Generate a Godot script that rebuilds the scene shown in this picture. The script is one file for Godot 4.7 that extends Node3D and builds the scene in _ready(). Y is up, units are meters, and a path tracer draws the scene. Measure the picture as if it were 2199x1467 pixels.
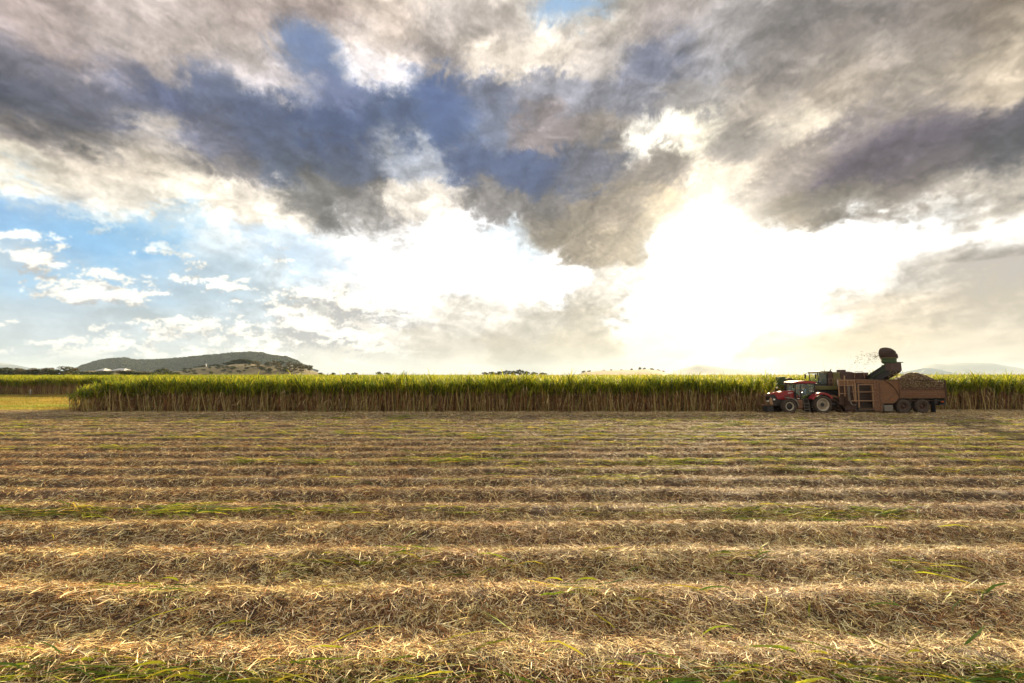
extends Node3D
# A harvested sugarcane field in front of standing cane, with a harvester loading a haul-out trailer, towards a low sun.

const SUN_AZ := 24.0      # degrees right of straight ahead (-z)
const SUN_EL := 15.5
const EXPOSURE := 3.3
const EYE := 3.95
const ROW := 1.77         # distance between the ridges of the field
const ROW0 := 6.36        # distance of the first ridge from the camera

var rng := RandomNumberGenerator.new()
var soft := FastNoiseLite.new()

# Colours of the clouds and the air between them: azimuth, elevation (degrees), red, green, blue (sRGB).
const CLOUDS := [
	[-48.1, 32.1, 175, 160, 155], [-41.0, 35.3, 195, 182, 175], [-32.0, 38.5, 180, 168, 160], [-20.8, 41.2, 185, 170, 160], [-9.2, 42.8, 195, 185, 175], [3.1, 42.8, 190, 180, 170], [14.1, 41.9, 185, 175, 165], [26.1, 40.1, 150, 145, 143], [37.3, 36.7, 145, 138, 134], [47.4, 32.4, 135, 124, 114],
	[-47.9, 28.9, 165, 150, 145], [-43.3, 30.9, 190, 178, 172], [-38.0, 33.0, 195, 182, 175], [-31.8, 35.0, 180, 165, 158], [-24.6, 36.8, 168, 153, 146], [-16.5, 38.3, 200, 185, 172], [-7.6, 39.2, 190, 180, 172], [-2.4, 39.4, 165, 155, 147], [1.9, 39.2, 215, 205, 192], [8.3, 40.5, 135, 178, 222], [11.6, 38.5, 195, 184, 170], [19.3, 37.8, 165, 155, 150], [27.2, 36.2, 150, 145, 143], [34.0, 34.3, 135, 130, 128], [39.9, 32.3, 150, 142, 138], [45.0, 30.2, 135, 125, 118], [48.6, 28.6, 130, 118, 105],
	[-47.7, 26.1, 118, 116, 128], [-43.2, 28.3, 165, 155, 155], [-37.8, 30.0, 185, 172, 165], [-31.6, 31.9, 182, 170, 162], [-24.2, 33.5, 112, 134, 176], [-17.8, 35.7, 205, 192, 182], [-9.1, 36.3, 165, 155, 150], [-3.0, 36.2, 225, 212, 195], [4.9, 36.5, 235, 222, 205], [11.5, 35.7, 185, 176, 168], [17.9, 34.9, 110, 115, 135], [25.3, 34.3, 165, 162, 166], [32.8, 31.6, 150, 142, 138], [38.8, 29.7, 165, 155, 145], [44.0, 27.8, 160, 150, 140], [48.4, 25.6, 182, 168, 148],
	[-47.5, 23.3, 84, 90, 112], [-43.8, 24.9, 104, 106, 122], [-39.7, 26.7, 96, 108, 148], [-34.7, 27.9, 106, 118, 150], [-28.5, 29.9, 222, 212, 210], [-23.6, 30.5, 118, 132, 172], [-16.6, 33.2, 236, 228, 225], [-10.2, 32.5, 88, 110, 158], [-3.0, 32.7, 122, 128, 150], [6.1, 32.6, 150, 150, 160], [14.9, 31.8, 128, 128, 138], [23.1, 30.6, 160, 155, 152], [30.4, 29.0, 192, 180, 166], [36.7, 27.3, 165, 152, 138], [42.2, 25.5, 152, 142, 130], [46.9, 24.1, 206, 190, 168],
	[-47.3, 20.2, 120, 112, 110], [-43.9, 22.0, 96, 94, 98], [-40.2, 22.9, 190, 180, 170], [-35.3, 24.3, 108, 110, 128], [-29.7, 25.7, 88, 102, 136], [-22.9, 27.0, 82, 100, 142], [-14.8, 28.4, 92, 110, 148], [-9.9, 29.8, 90, 112, 158], [-3.0, 29.0, 128, 138, 162], [4.3, 28.9, 150, 140, 140], [12.0, 28.2, 140, 132, 125], [18.2, 26.9, 255, 250, 235], [22.7, 26.5, 248, 238, 212], [27.9, 25.9, 150, 142, 135], [33.8, 25.4, 225, 212, 190], [38.5, 23.3, 140, 130, 130], [43.0, 21.9, 110, 102, 115], [47.5, 20.2, 98, 94, 105],
	[-47.9, 18.0, 215, 205, 185], [-43.5, 19.1, 226, 213, 193], [-39.0, 20.4, 202, 190, 173], [-34.0, 21.6, 120, 115, 115], [-27.8, 23.2, 90, 100, 122], [-20.2, 23.9, 98, 108, 132], [-13.6, 25.2, 170, 175, 185], [-6.0, 24.9, 92, 108, 146], [1.8, 24.5, 88, 104, 142], [10.8, 24.4, 110, 112, 125], [18.6, 23.4, 148, 138, 128], [25.8, 21.6, 228, 213, 190], [32.3, 21.3, 150, 138, 130], [38.3, 20.3, 100, 90, 106], [42.8, 18.5, 115, 105, 110], [47.3, 17.6, 90, 90, 98],
	[-47.7, 14.4, 120, 177, 227], [-44.9, 16.1, 220, 216, 208], [-39.9, 16.7, 222, 213, 198], [-35.5, 18.6, 236, 226, 206], [-29.4, 18.3, 215, 205, 190], [-23.7, 19.7, 120, 118, 115], [-18.5, 19.9, 114, 111, 110], [-11.8, 21.0, 222, 212, 198], [-3.0, 20.8, 140, 135, 132], [6.0, 20.7, 130, 125, 122], [13.6, 20.3, 150, 138, 122], [19.1, 19.3, 215, 195, 160], [23.7, 17.2, 255, 252, 238], [29.5, 18.3, 140, 128, 112], [36.2, 17.1, 130, 122, 112], [41.7, 16.3, 160, 150, 138], [46.9, 15.0, 185, 175, 160],
	[-46.4, 12.3, 130, 187, 230], [-48.1, 10.1, 214, 204, 195], [-42.5, 13.1, 118, 184, 230], [-38.0, 14.0, 162, 206, 235], [-33.2, 13.4, 242, 240, 232], [-27.9, 14.6, 200, 220, 236], [-21.0, 15.9, 250, 250, 248], [-17.9, 18.4, 160, 155, 150], [-14.0, 16.0, 250, 248, 245], [-7.1, 17.4, 255, 255, 255], [0.6, 16.5, 222, 233, 240], [4.8, 17.5, 150, 140, 125], [8.3, 16.6, 150, 138, 120], [13.5, 16.3, 190, 175, 150], [19.5, 15.0, 255, 255, 250], [27.5, 14.2, 255, 255, 255], [31.6, 16.1, 160, 146, 126], [34.0, 13.3, 255, 250, 240], [38.0, 13.6, 255, 255, 252], [43.2, 13.0, 255, 253, 248], [47.6, 12.1, 250, 245, 235],
	[-46.8, 8.2, 168, 210, 236], [-42.9, 9.2, 165, 210, 236], [-38.5, 9.8, 186, 214, 232], [-34.6, 8.7, 200, 195, 185], [-30.9, 9.8, 216, 216, 210], [-26.4, 10.7, 226, 221, 211], [-23.5, 12.5, 205, 222, 236], [-19.8, 10.7, 240, 240, 238], [-11.7, 12.3, 255, 255, 255], [-2.9, 11.9, 255, 255, 255], [5.9, 11.9, 255, 255, 255], [13.1, 10.4, 238, 228, 212], [19.9, 10.1, 255, 255, 255], [27.3, 9.6, 255, 255, 255], [34.3, 9.9, 255, 255, 252], [39.3, 9.7, 248, 242, 232], [43.3, 9.4, 195, 186, 172], [47.4, 8.9, 162, 153, 144],
	[-47.4, 5.3, 205, 208, 203], [-45.2, 5.2, 168, 174, 180], [-42.8, 6.7, 215, 210, 200], [-40.4, 5.1, 186, 188, 184], [-37.2, 5.8, 190, 188, 180], [-31.6, 6.7, 206, 200, 190], [-27.2, 6.5, 188, 183, 174], [-22.3, 6.8, 236, 229, 216], [-14.4, 7.6, 244, 240, 232], [-5.8, 6.7, 212, 205, 192], [-2.3, 8.5, 235, 228, 215], [1.8, 6.1, 200, 192, 176], [9.4, 6.6, 200, 190, 170], [16.1, 7.6, 255, 252, 245], [24.8, 6.1, 255, 255, 252], [32.9, 6.6, 252, 246, 232], [38.7, 6.2, 216, 201, 177], [44.1, 6.1, 204, 190, 168], [47.5, 5.7, 198, 186, 166],
	[-47.0, 2.2, 168, 178, 184], [-42.6, 2.4, 174, 182, 186], [-37.5, 2.8, 186, 187, 183], [-31.5, 3.2, 202, 197, 187], [-24.7, 3.4, 206, 199, 186], [-17.0, 3.6, 216, 209, 196], [-8.7, 3.5, 203, 194, 178], [0.0, 3.8, 193, 181, 161], [8.8, 4.0, 208, 196, 172], [17.1, 3.6, 246, 237, 208], [24.7, 3.2, 255, 250, 236], [31.5, 3.0, 240, 225, 190], [37.5, 2.8, 228, 210, 176], [42.6, 2.4, 222, 205, 176], [47.0, 2.2, 220, 203, 176],
	[-46.9, 0.3, 186, 196, 199], [-37.4, 0.4, 196, 196, 191], [-22.1, 0.4, 224, 214, 199], [-5.8, 0.5, 234, 221, 199], [11.5, 0.5, 240, 225, 196], [24.6, 0.4, 250, 240, 210], [35.5, 0.4, 240, 222, 186], [45.5, 0.3, 228, 212, 182],
]

func _ready() -> void:
	rng.seed = 7
	soft.seed = 5
	soft.frequency = 1.0
	soft.fractal_octaves = 3
	var cam := Camera3D.new()
	cam.name = "camera"
	cam.position = Vector3(0, EYE, 0)
	cam.rotation_degrees = Vector3(4.17, 0, 0)
	cam.fov = 73.62
	cam.near = 0.1
	cam.far = 30000.0
	add_child(cam)
	var env := Environment.new()
	env.background_mode = Environment.BG_SKY
	var sky := Sky.new()
	var pano := PanoramaSkyMaterial.new()
	pano.panorama = ImageTexture.create_from_image(cloudy_sky())
	sky.sky_material = pano
	env.sky = sky
	env.tonemap_mode = Environment.TONE_MAPPER_LINEAR
	env.tonemap_exposure = EXPOSURE
	env.sdfgi_enabled = true
	env.ssao_enabled = true
	env.ssil_enabled = true
	env.fog_enabled = true
	env.fog_density = 0.00005
	env.fog_light_color = Color(0.85, 0.93, 1.0)
	var we := WorldEnvironment.new()
	we.name = "world_environment"
	we.environment = env
	add_child(we)
	var sun := DirectionalLight3D.new()
	sun.name = "sun"
	sun.light_energy = 1.6
	sun.light_color = Color(1.0, 0.9, 0.72)
	sun.light_angular_distance = 0.8
	sun.shadow_enabled = true
	sun.rotation_degrees = Vector3(-SUN_EL, 180.0 - SUN_AZ, 0)
	add_child(sun)
	build_everything()


func heading(az: float, el: float) -> Vector3:
	var a := deg_to_rad(az)
	var e := deg_to_rad(el)
	return Vector3(sin(a) * cos(e), sin(e), -cos(a) * cos(e))


func cloudy_sky() -> Image:
	var chart := Image.create(272, 120, false, Image.FORMAT_RGBF)   # two cells a degree: azimuth -68..68, elevation -6..54
	for j in 120:
		var el := j * 0.5 - 6.0 + 0.25
		var c := cos(deg_to_rad(el))
		var near := CLOUDS.filter(func(p): return absf(p[1] - el) < 9.0)
		if near.is_empty():
			near = CLOUDS.filter(func(p): return absf(p[1] - el) < 18.0)
		for i in 272:
			var az := i * 0.5 - 68.0 + 0.25
			var sum := Vector3.ZERO
			var total := 1e-30
			for p in near:
				var dx: float = (az - p[0]) * c / 2.7
				var dy: float = (el - p[1]) / 1.6
				var w := exp(-minf(dx * dx + dy * dy, 60.0))
				sum += Vector3(p[2], p[3], p[4]) * w
				total += w
			sum /= total * 255.0
			chart.set_pixel(i, j, Color(sum.x, sum.y, sum.z))
	chart.resize(136 * 8, 60 * 8, Image.INTERPOLATE_CUBIC)
	var big := FastNoiseLite.new()
	big.seed = 11
	big.frequency = 1.0
	big.fractal_octaves = 6
	big.fractal_gain = 0.55
	var curl := FastNoiseLite.new()     # wisps and billows
	curl.seed = 23
	curl.frequency = 1.0
	curl.fractal_octaves = 6
	curl.fractal_gain = 0.58
	curl.domain_warp_enabled = true
	curl.domain_warp_frequency = 0.7
	curl.domain_warp_amplitude = 0.7
	curl.domain_warp_fractal_octaves = 3
	var full_w := 3072
	var full_h := 1536
	# everything coarse first, then the wide quarter round the sun's side finely
	var rough := sky_patch(chart, big, curl, 512, 256, 0, 512, 0, 256)
	rough.resize(full_w, full_h, Image.INTERPOLATE_BILINEAR)
	var x0 := int(full_w * (0.5 - 62.0 / 360.0))
	var x1 := int(full_w * (0.5 + 62.0 / 360.0))
	var y0 := int(full_h * (0.5 - 50.0 / 180.0))
	var y1 := int(full_h * (0.5 + 1.0 / 180.0))
	var fine := sky_patch(chart, big, curl, full_w, full_h, x0, x1, y0, y1)
	rough.blit_rect(fine, Rect2i(0, 0, x1 - x0, y1 - y0), Vector2i(x0, y0))
	var turned := Image.create(full_w, full_h, false, Image.FORMAT_RGBF)   # a panorama begins straight ahead
	turned.blit_rect(rough, Rect2i(full_w / 2, 0, full_w / 2, full_h), Vector2i(0, 0))
	turned.blit_rect(rough, Rect2i(0, 0, full_w / 2, full_h), Vector2i(full_w / 2, 0))
	return turned


func sky_patch(chart: Image, big: FastNoiseLite, curl: FastNoiseLite, w: int, h: int, x0: int, x1: int, y0: int, y1: int) -> Image:
	var out := Image.create(x1 - x0, y1 - y0, false, Image.FORMAT_RGBF)
	var to_sun := heading(SUN_AZ, SUN_EL)
	for y in range(y0, y1):
		var el := 90.0 - (y + 0.5) * 180.0 / h
		for x in range(x0, x1):
			var az := (x + 0.5) * 360.0 / w - 180.0
			var d := heading(az, maxf(el, 0.0))
			var k := 1.0 / (d.y + 0.24)
			var qx := d.x * k
			var qz := d.z * k * 0.8
			var flat := clampf(el / 14.0, 0.18, 1.0)
			# the edges of the clouds: ragged on several scales
			var wx := big.get_noise_2d(qx * 1.5 + 7.0, qz * 1.5) * 2.6 + curl.get_noise_3d(d.x * 9.0, d.y * 14.0, d.z * 9.0) * 3.4
			var wy := (big.get_noise_2d(qx * 1.5 + 40.0, qz * 1.5) * 2.0 + curl.get_noise_3d(d.x * 9.0 + 40.0, d.y * 14.0, d.z * 9.0) * 2.6) * flat
			var u := int((az + wx + 68.0) * 8.0)
			var v := int((el + wy + 6.0) * 8.0)
			var s := chart.get_pixel(clampi(u, 0, 1087), clampi(v, 0, 479))
			# small cumulus low in the sky, away from the sun
			var low := smoothstep(-4.0, -20.0, az) * smoothstep(16.5, 11.0, el + wy * 0.4) * smoothstep(0.8, 2.6, el)
			if low > 0.01 and az > -75.0:
				var m0 := curl.get_noise_3d(d.x * 6.0, d.y * 15.0, d.z * 6.0 + 3.0) + 0.45 * curl.get_noise_3d(d.x * 20.0, d.y * 34.0, d.z * 20.0)
				var m1 := curl.get_noise_3d(d.x * 6.0 + 0.06, d.y * 15.0 + 0.30, d.z * 6.0 + 3.0) + 0.45 * curl.get_noise_3d(d.x * 20.0 + 0.2, d.y * 34.0 + 0.68, d.z * 20.0)
				var bank := 0.17 - 0.24 * exp(-pow((el - 5.0) / 3.2, 2.0)) - 0.22 * exp(-pow((az + 25.0) / 9.0, 2.0) - pow((el - 9.0) / 4.0, 2.0))
				var body := smoothstep(bank, bank + 0.13, m0) * low * 0.95
				var top := clampf(0.55 + (m0 - m1) * 2.6, 0.0, 1.0)
				var gap := Color(0.50, 0.74, 0.92).lerp(Color(0.78, 0.85, 0.88), smoothstep(9.0, 2.0, el))
				s = s.lerp(gap, 0.42 * low * (1.0 - smoothstep(-34.0, -18.0, az)))
				s = s.lerp(Color(0.66, 0.66, 0.66).lerp(Color(1.0, 0.97, 0.91), top), body)
			var away := smoothstep(50.0, 64.0, absf(az))
			away = maxf(away, smoothstep(42.0, 52.0, el))
			if away > 0.0:      # beyond the charted part: the same kind of broken cloud
				var m := big.get_noise_2d(qx * 0.9 + 3.0, qz * 0.9 + 9.0) + 0.4 * big.get_noise_2d(qx * 4.0, qz * 4.0)
				var other := Color(0.56, 0.72, 0.88).lerp(Color(0.95, 0.92, 0.87), smoothstep(-0.45, -0.15, m)).lerp(Color(0.60, 0.59, 0.61), smoothstep(0.0, 0.45, m))
				other = other.lerp(Color(0.88, 0.85, 0.80), 1.0 - smoothstep(0.0, 16.0, el))
				s = s.lerp(other, away)
			s = Color(clampf(s.r, 0.02, 1.0), clampf(s.g, 0.02, 1.0), clampf(s.b, 0.02, 1.0)).srgb_to_linear()
			var lum := s.r * 0.3 + s.g * 0.6 + s.b * 0.1
			var grey := 0.18 * smoothstep(0.0, 0.15, s.b - s.r)
			s = s.lerp(Color(lum, lum, lum), grey)
			var blue := smoothstep(0.02, 0.25, s.b - s.r)
			var amount := 1.0 - 0.75 * blue
			amount *= 1.0 - 0.9 * smoothstep(0.75, 0.97, lum)
			amount *= clampf(el / 9.0, 0.3, 1.0)
			var puff := curl.get_noise_3d(d.x * 15.0, d.y * 24.0, d.z * 15.0 + 9.0)
			var e := (d + (to_sun - d) * 0.035)
			var ahead := curl.get_noise_3d(e.x * 15.0, e.y * 24.0, e.z * 15.0 + 9.0)      # how thick the cloud is towards the sun
			# streaks: the cloud streets lie one way on the left and another on the right
			var left := curl.get_noise_2d((qx * 0.67 + qz * 0.74) * 3.2, (qx * 0.74 - qz * 0.67) * 1.2 + 5.0)
			var right := curl.get_noise_2d((qx * 0.906 - qz * 0.423) * 3.2, (qx * -0.423 - qz * 0.906) * 0.9 + 25.0)
			var n := 0.85 * lerpf(left, right, smoothstep(-14.0, 12.0, az)) + 0.42 * puff + 0.35 * big.get_noise_2d(qx * 7.0 + 2.0, qz * 6.0)
			n += 0.55 * (puff - ahead)
			var t := exp(n * 0.68 * amount + 0.12) * pow(clampf(lum / 0.33, 0.3, 2.0), 0.22 * (1.0 - 0.6 * blue))
			var ang := rad_to_deg(acos(clampf(d.dot(to_sun), -1.0, 1.0)))
			t *= 1.0 + smoothstep(0.7, 1.0, lum) * (4.0 * exp(-ang * ang / 40.0) + 0.4 * exp(-ang * ang / 400.0))
			# light scattered in the air round the sun, in faint beams between the clouds
			var beam := 1.0 + 0.9 * soft.get_noise_1d(3.5 * atan2(d.y - to_sun.y, d.x - to_sun.x) + 20.0) * smoothstep(3.0, 9.0, ang)
			var air := (1.2 * exp(-ang * ang / 22.0) + 0.26 * exp(-ang / 7.0)) * beam
			s = Color(s.r * t + air, s.g * t + air * 0.93, s.b * t + air * 0.80)
			t = 1.0 / EXPOSURE
			out.set_pixel(x - x0, y - y0, Color(s.r * t, s.g * t, s.b * t))
	return out


# ---------- small helpers ----------

func start(group := -1) -> SurfaceTool:
	var st := SurfaceTool.new()
	st.begin(Mesh.PRIMITIVE_TRIANGLES)
	st.set_smooth_group(group)
	return st


func face(st: SurfaceTool, pts: Array, outward: Vector3) -> void:
	var n: Vector3 = (pts[1] - pts[0]).cross(pts[2] - pts[0])
	var p := pts
	if n.dot(outward) > 0.0:
		p = pts.duplicate()
		p.reverse()
	for k in range(1, p.size() - 1):
		st.add_vertex(p[0])
		st.add_vertex(p[k])
		st.add_vertex(p[k + 1])


# a box with chamfered edges
func box(st: SurfaceTool, at: Vector3, size: Vector3, turn := Basis.IDENTITY, bevel := 0.015) -> void:
	var h := size * 0.5
	var b := minf(bevel, minf(h.x, minf(h.y, h.z)) * 0.45)
	var corner := func(s: Vector3, axis: int) -> Vector3:
		var v := Vector3(s.x * (h.x - b), s.y * (h.y - b), s.z * (h.z - b))
		v[axis] = s[axis] * h[axis]
		return at + turn * v
	var signs := [-1.0, 1.0]
	for a in 3:
		var u := (a + 1) % 3
		var w := (a + 2) % 3
		for s in signs:
			var pts := []
			for q in [[-1, -1], [1, -1], [1, 1], [-1, 1]]:
				var g := Vector3.ZERO
				g[a] = s
				g[u] = q[0]
				g[w] = q[1]
				pts.append(corner.call(g, a))
			var o := Vector3.ZERO
			o[a] = s
			face(st, pts, turn * o)
			for t in signs:     # the edge between faces a and u
				var g1 := Vector3.ZERO
				g1[a] = s
				g1[u] = t
				g1[w] = -1.0
				var g2 := g1
				g2[w] = 1.0
				var o2 := Vector3.ZERO
				o2[a] = s
				o2[u] = t
				face(st, [corner.call(g1, a), corner.call(g2, a), corner.call(g2, u), corner.call(g1, u)], turn * o2)
	for sx in signs:
		for sy in signs:
			for sz in signs:
				var g := Vector3(sx, sy, sz)
				face(st, [corner.call(g, 0), corner.call(g, 1), corner.call(g, 2)], turn * g)


# a box given by its lowest and highest corner
func slab(st: SurfaceTool, lo: Vector3, hi: Vector3, bevel := 0.015) -> void:
	box(st, (lo + hi) * 0.5, (hi - lo).abs(), Basis.IDENTITY, bevel)


# an outline in x and y, extruded from z0 to z1
func prism(st: SurfaceTool, outline: Array, z0: float, z1: float) -> void:
	var flat := PackedVector2Array(outline)
	var middle := Vector2.ZERO
	for p in flat:
		middle += p / flat.size()
	var tri := Geometry2D.triangulate_polygon(flat)
	for z in [z0, z1]:
		for k in range(0, tri.size(), 3):
			var pts := []
			for q in 3:
				var p := flat[tri[k + q]]
				pts.append(Vector3(p.x, p.y, z))
			face(st, pts, Vector3(0, 0, z - (z0 + z1) * 0.5))
	var area := 0.0
	for k in flat.size():
		area += flat[k].cross(flat[(k + 1) % flat.size()])
	for k in flat.size():
		var p := flat[k]
		var q := flat[(k + 1) % flat.size()]
		var e := (q - p) * signf(area)
		face(st, [Vector3(p.x, p.y, z0), Vector3(q.x, q.y, z0), Vector3(q.x, q.y, z1), Vector3(p.x, p.y, z1)], Vector3(e.y, -e.x, 0))


func tube(st: SurfaceTool, path: Array, radii: Array, sides := 8, capped := true) -> void:
	var rings := []
	for k in path.size():
		var a: Vector3 = path[maxi(k - 1, 0)]
		var b: Vector3 = path[mini(k + 1, path.size() - 1)]
		var d := (b - a).normalized()
		var side := d.cross(Vector3.UP if absf(d.y) < 0.9 else Vector3.RIGHT).normalized()
		var up := side.cross(d)
		var r: float = radii[mini(k, radii.size() - 1)]
		var ring := []
		for s in sides:
			var t := TAU * s / sides
			ring.append(path[k] + (side * cos(t) + up * sin(t)) * r)
		rings.append(ring)
	for k in path.size() - 1:
		for s in sides:
			var n := (s + 1) % sides
			var m: Vector3 = (path[k] + path[k + 1]) * 0.5
			var c: Vector3 = (rings[k][s] + rings[k][n] + rings[k + 1][s] + rings[k + 1][n]) * 0.25
			face(st, [rings[k][s], rings[k][n], rings[k + 1][n], rings[k + 1][s]], c - m)
	if capped:
		face(st, rings[0], path[0] - path[1])
		face(st, rings[-1], path[-1] - path[-2])


# a profile of (radius, z) turned about the z axis through "at"
func lathe(st: SurfaceTool, at: Vector3, profile: Array, sides := 28) -> void:
	for k in profile.size() - 1:
		var p: Vector2 = profile[k]
		var q: Vector2 = profile[k + 1]
		var e := q - p
		for s in sides:
			var a := TAU * s / sides
			var b := TAU * (s + 1) / sides
			var ca := Vector3(cos(a), sin(a), 0)
			var cb := Vector3(cos(b), sin(b), 0)
			var out := (ca + cb) * 0.5 * e.y + Vector3(0, 0, -e.x)
			var pts := [at + ca * p.x + Vector3(0, 0, p.y), at + cb * p.x + Vector3(0, 0, p.y), at + cb * q.x + Vector3(0, 0, q.y), at + ca * q.x + Vector3(0, 0, q.y)]
			if p.x < 0.0005:
				pts.remove_at(1)
			elif q.x < 0.0005:
				pts.remove_at(3)
			face(st, pts, out)


func ribbon(st: SurfaceTool, pts: Array, widths: Array, side: Vector3, col: Color) -> void:
	st.set_color(col)
	for k in pts.size() - 1:
		var a: Vector3 = pts[k] - side * widths[k]
		var b: Vector3 = pts[k] + side * widths[k]
		var c: Vector3 = pts[k + 1] + side * widths[k + 1]
		var d: Vector3 = pts[k + 1] - side * widths[k + 1]
		st.add_vertex(a)
		st.add_vertex(b)
		st.add_vertex(c)
		if widths[k + 1] > 0.0005:
			st.add_vertex(a)
			st.add_vertex(c)
			st.add_vertex(d)


func part(called: String, st: SurfaceTool, m: Material, parent: Node) -> MeshInstance3D:
	st.generate_normals()
	var o := MeshInstance3D.new()
	o.name = called
	o.mesh = st.commit()
	o.material_override = m
	parent.add_child(o, true)
	return o


var used := {}
func numbered(called: String) -> String:
	used[called] = used.get(called, -1) + 1
	return called if used[called] == 0 else "%s_%03d" % [called, used[called]]


func thing(called: String, label: String, category: String, at := Vector3.ZERO, group := "") -> Node3D:
	var o := Node3D.new()
	o.name = numbered(called)
	o.position = at
	tag(o, label, category, group)
	add_child(o)
	return o


func tag(o: Node, label: String, category := "", group := "", kind := "") -> void:
	if label:
		o.set_meta("label", label)
	if category:
		o.set_meta("category", category)
	if group:
		o.set_meta("group", group)
	if kind:
		o.set_meta("kind", kind)


# paint, steel, rubber: a base colour (linear) with patches of a second one, both in the material's own grain
func coat(base: Color, second: Color, share: float, rough: float, metal := 0.0, size := 1.0) -> StandardMaterial3D:
	var m := StandardMaterial3D.new()
	var n := FastNoiseLite.new()
	n.seed = rng.randi() % 1000
	n.frequency = 0.02
	n.fractal_octaves = 5
	var g := Gradient.new()
	var mid := base.lerp(second, 0.35)
	g.offsets = PackedFloat32Array([0.0, clampf(0.85 - share, 0.05, 0.8), clampf(1.05 - share, 0.3, 0.9), 1.0])
	g.colors = PackedColorArray([base.linear_to_srgb(), base.linear_to_srgb(), mid.linear_to_srgb(), second.linear_to_srgb()])
	var t := NoiseTexture2D.new()
	t.width = 256
	t.height = 256
	t.seamless = true
	t.noise = n
	t.color_ramp = g
	m.albedo_texture = t
	m.uv1_triplanar = true
	m.uv1_scale = Vector3.ONE * size
	m.roughness = rough
	m.metallic = metal
	return m


func leafy(backlight: float, rough := 0.55) -> StandardMaterial3D:
	var m := StandardMaterial3D.new()
	m.vertex_color_use_as_albedo = true
	m.roughness = rough
	m.metallic_specular = 0.3
	m.cull_mode = BaseMaterial3D.CULL_DISABLED
	if backlight > 0.0:
		m.backlight_enabled = true
		m.backlight = Color(backlight, backlight, backlight)
	return m


func scatter(called: String, mesh: Mesh, where: Array, tints: PackedColorArray, parent: Node) -> MultiMeshInstance3D:
	var mm := MultiMesh.new()
	mm.transform_format = MultiMesh.TRANSFORM_3D
	mm.use_colors = tints.size() > 0
	mm.mesh = mesh
	mm.instance_count = where.size()
	for k in where.size():
		mm.set_instance_transform(k, where[k])
		if tints.size():
			mm.set_instance_color(k, tints[k])
	var o := MultiMeshInstance3D.new()
	o.name = called
	o.multimesh = mm
	parent.add_child(o, true)
	return o


func rf(a: float, b: float) -> float:
	return rng.randf_range(a, b)


func pick(colors: Array) -> Color:
	var c: Color = colors[rng.randi() % colors.size()]
	var k := rf(0.75, 1.25)
	return Color(c.r * k, c.g * k * rf(0.94, 1.06), c.b * k)


# ---------- the ground ----------

func ground_height(x: float, d: float) -> float:
	var ridge := 0.5 + 0.5 * cos(TAU * (d - ROW0 + 0.14 * soft.get_noise_2d(x * 0.15, floorf((d - ROW0) / ROW + 0.5) * 7.0)) / ROW)
	var near := 1.0 - smoothstep(44.0, 48.5, d)
	var tall := 0.18 + 0.06 * soft.get_noise_2d(x * 0.45 + 50.0, d * 0.3)
	return pow(ridge, 1.25) * tall * near + 0.04 * soft.get_noise_2d(x * 1.3, d * 1.3)


func earth(base: Color, second: Color, size: float) -> StandardMaterial3D:
	var m := coat(base, second, 0.45, 0.95, 0.0, size)
	m.uv1_world_triplanar = true
	return m


func build_ground() -> void:
	var soil := earth(Color(0.055, 0.032, 0.016), Color(0.12, 0.075, 0.038), 0.8)
	var xs := PackedFloat32Array()
	var x := -150.0
	while x < 150.0:
		xs.append(x)
		x += 0.35 if absf(x) < 20.0 else 1.0
	var ds := PackedFloat32Array()
	var d := -12.0
	while d < 57.0:
		ds.append(d)
		d += 0.11 if d > 3.0 and d < 30.0 else 0.2
	var v := PackedVector3Array()
	var nrm := PackedVector3Array()
	var idx := PackedInt32Array()
	for dd in ds:
		for xx in xs:
			var y := ground_height(xx, dd)
			v.append(Vector3(xx, y, -dd))
			nrm.append(Vector3(y - ground_height(xx + 0.1, dd), 0.1, ground_height(xx, dd + 0.1) - y).normalized())
	var w := xs.size()
	for j in ds.size() - 1:
		for i in w - 1:
			var a := j * w + i
			idx.append_array([a, a + w, a + 1, a + 1, a + w, a + w + 1])
	var arr := []
	arr.resize(Mesh.ARRAY_MAX)
	arr[Mesh.ARRAY_VERTEX] = v
	arr[Mesh.ARRAY_NORMAL] = nrm
	arr[Mesh.ARRAY_INDEX] = idx
	var mesh := ArrayMesh.new()
	mesh.add_surface_from_arrays(Mesh.PRIMITIVE_TRIANGLES, arr)
	var o := MeshInstance3D.new()
	o.name = "harvested_field"
	o.mesh = mesh
	o.material_override = soil
	tag(o, "", "", "", "structure")
	add_child(o)
	var plain := MeshInstance3D.new()
	plain.name = "ground"
	var pm := PlaneMesh.new()
	pm.size = Vector2(30000, 30000)
	plain.mesh = pm
	plain.position = Vector3(0, -0.16, -1500)
	plain.material_override = earth(Color(0.17, 0.115, 0.05), Color(0.25, 0.17, 0.07), 0.05)
	tag(plain, "", "", "", "structure")
	add_child(plain)


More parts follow.
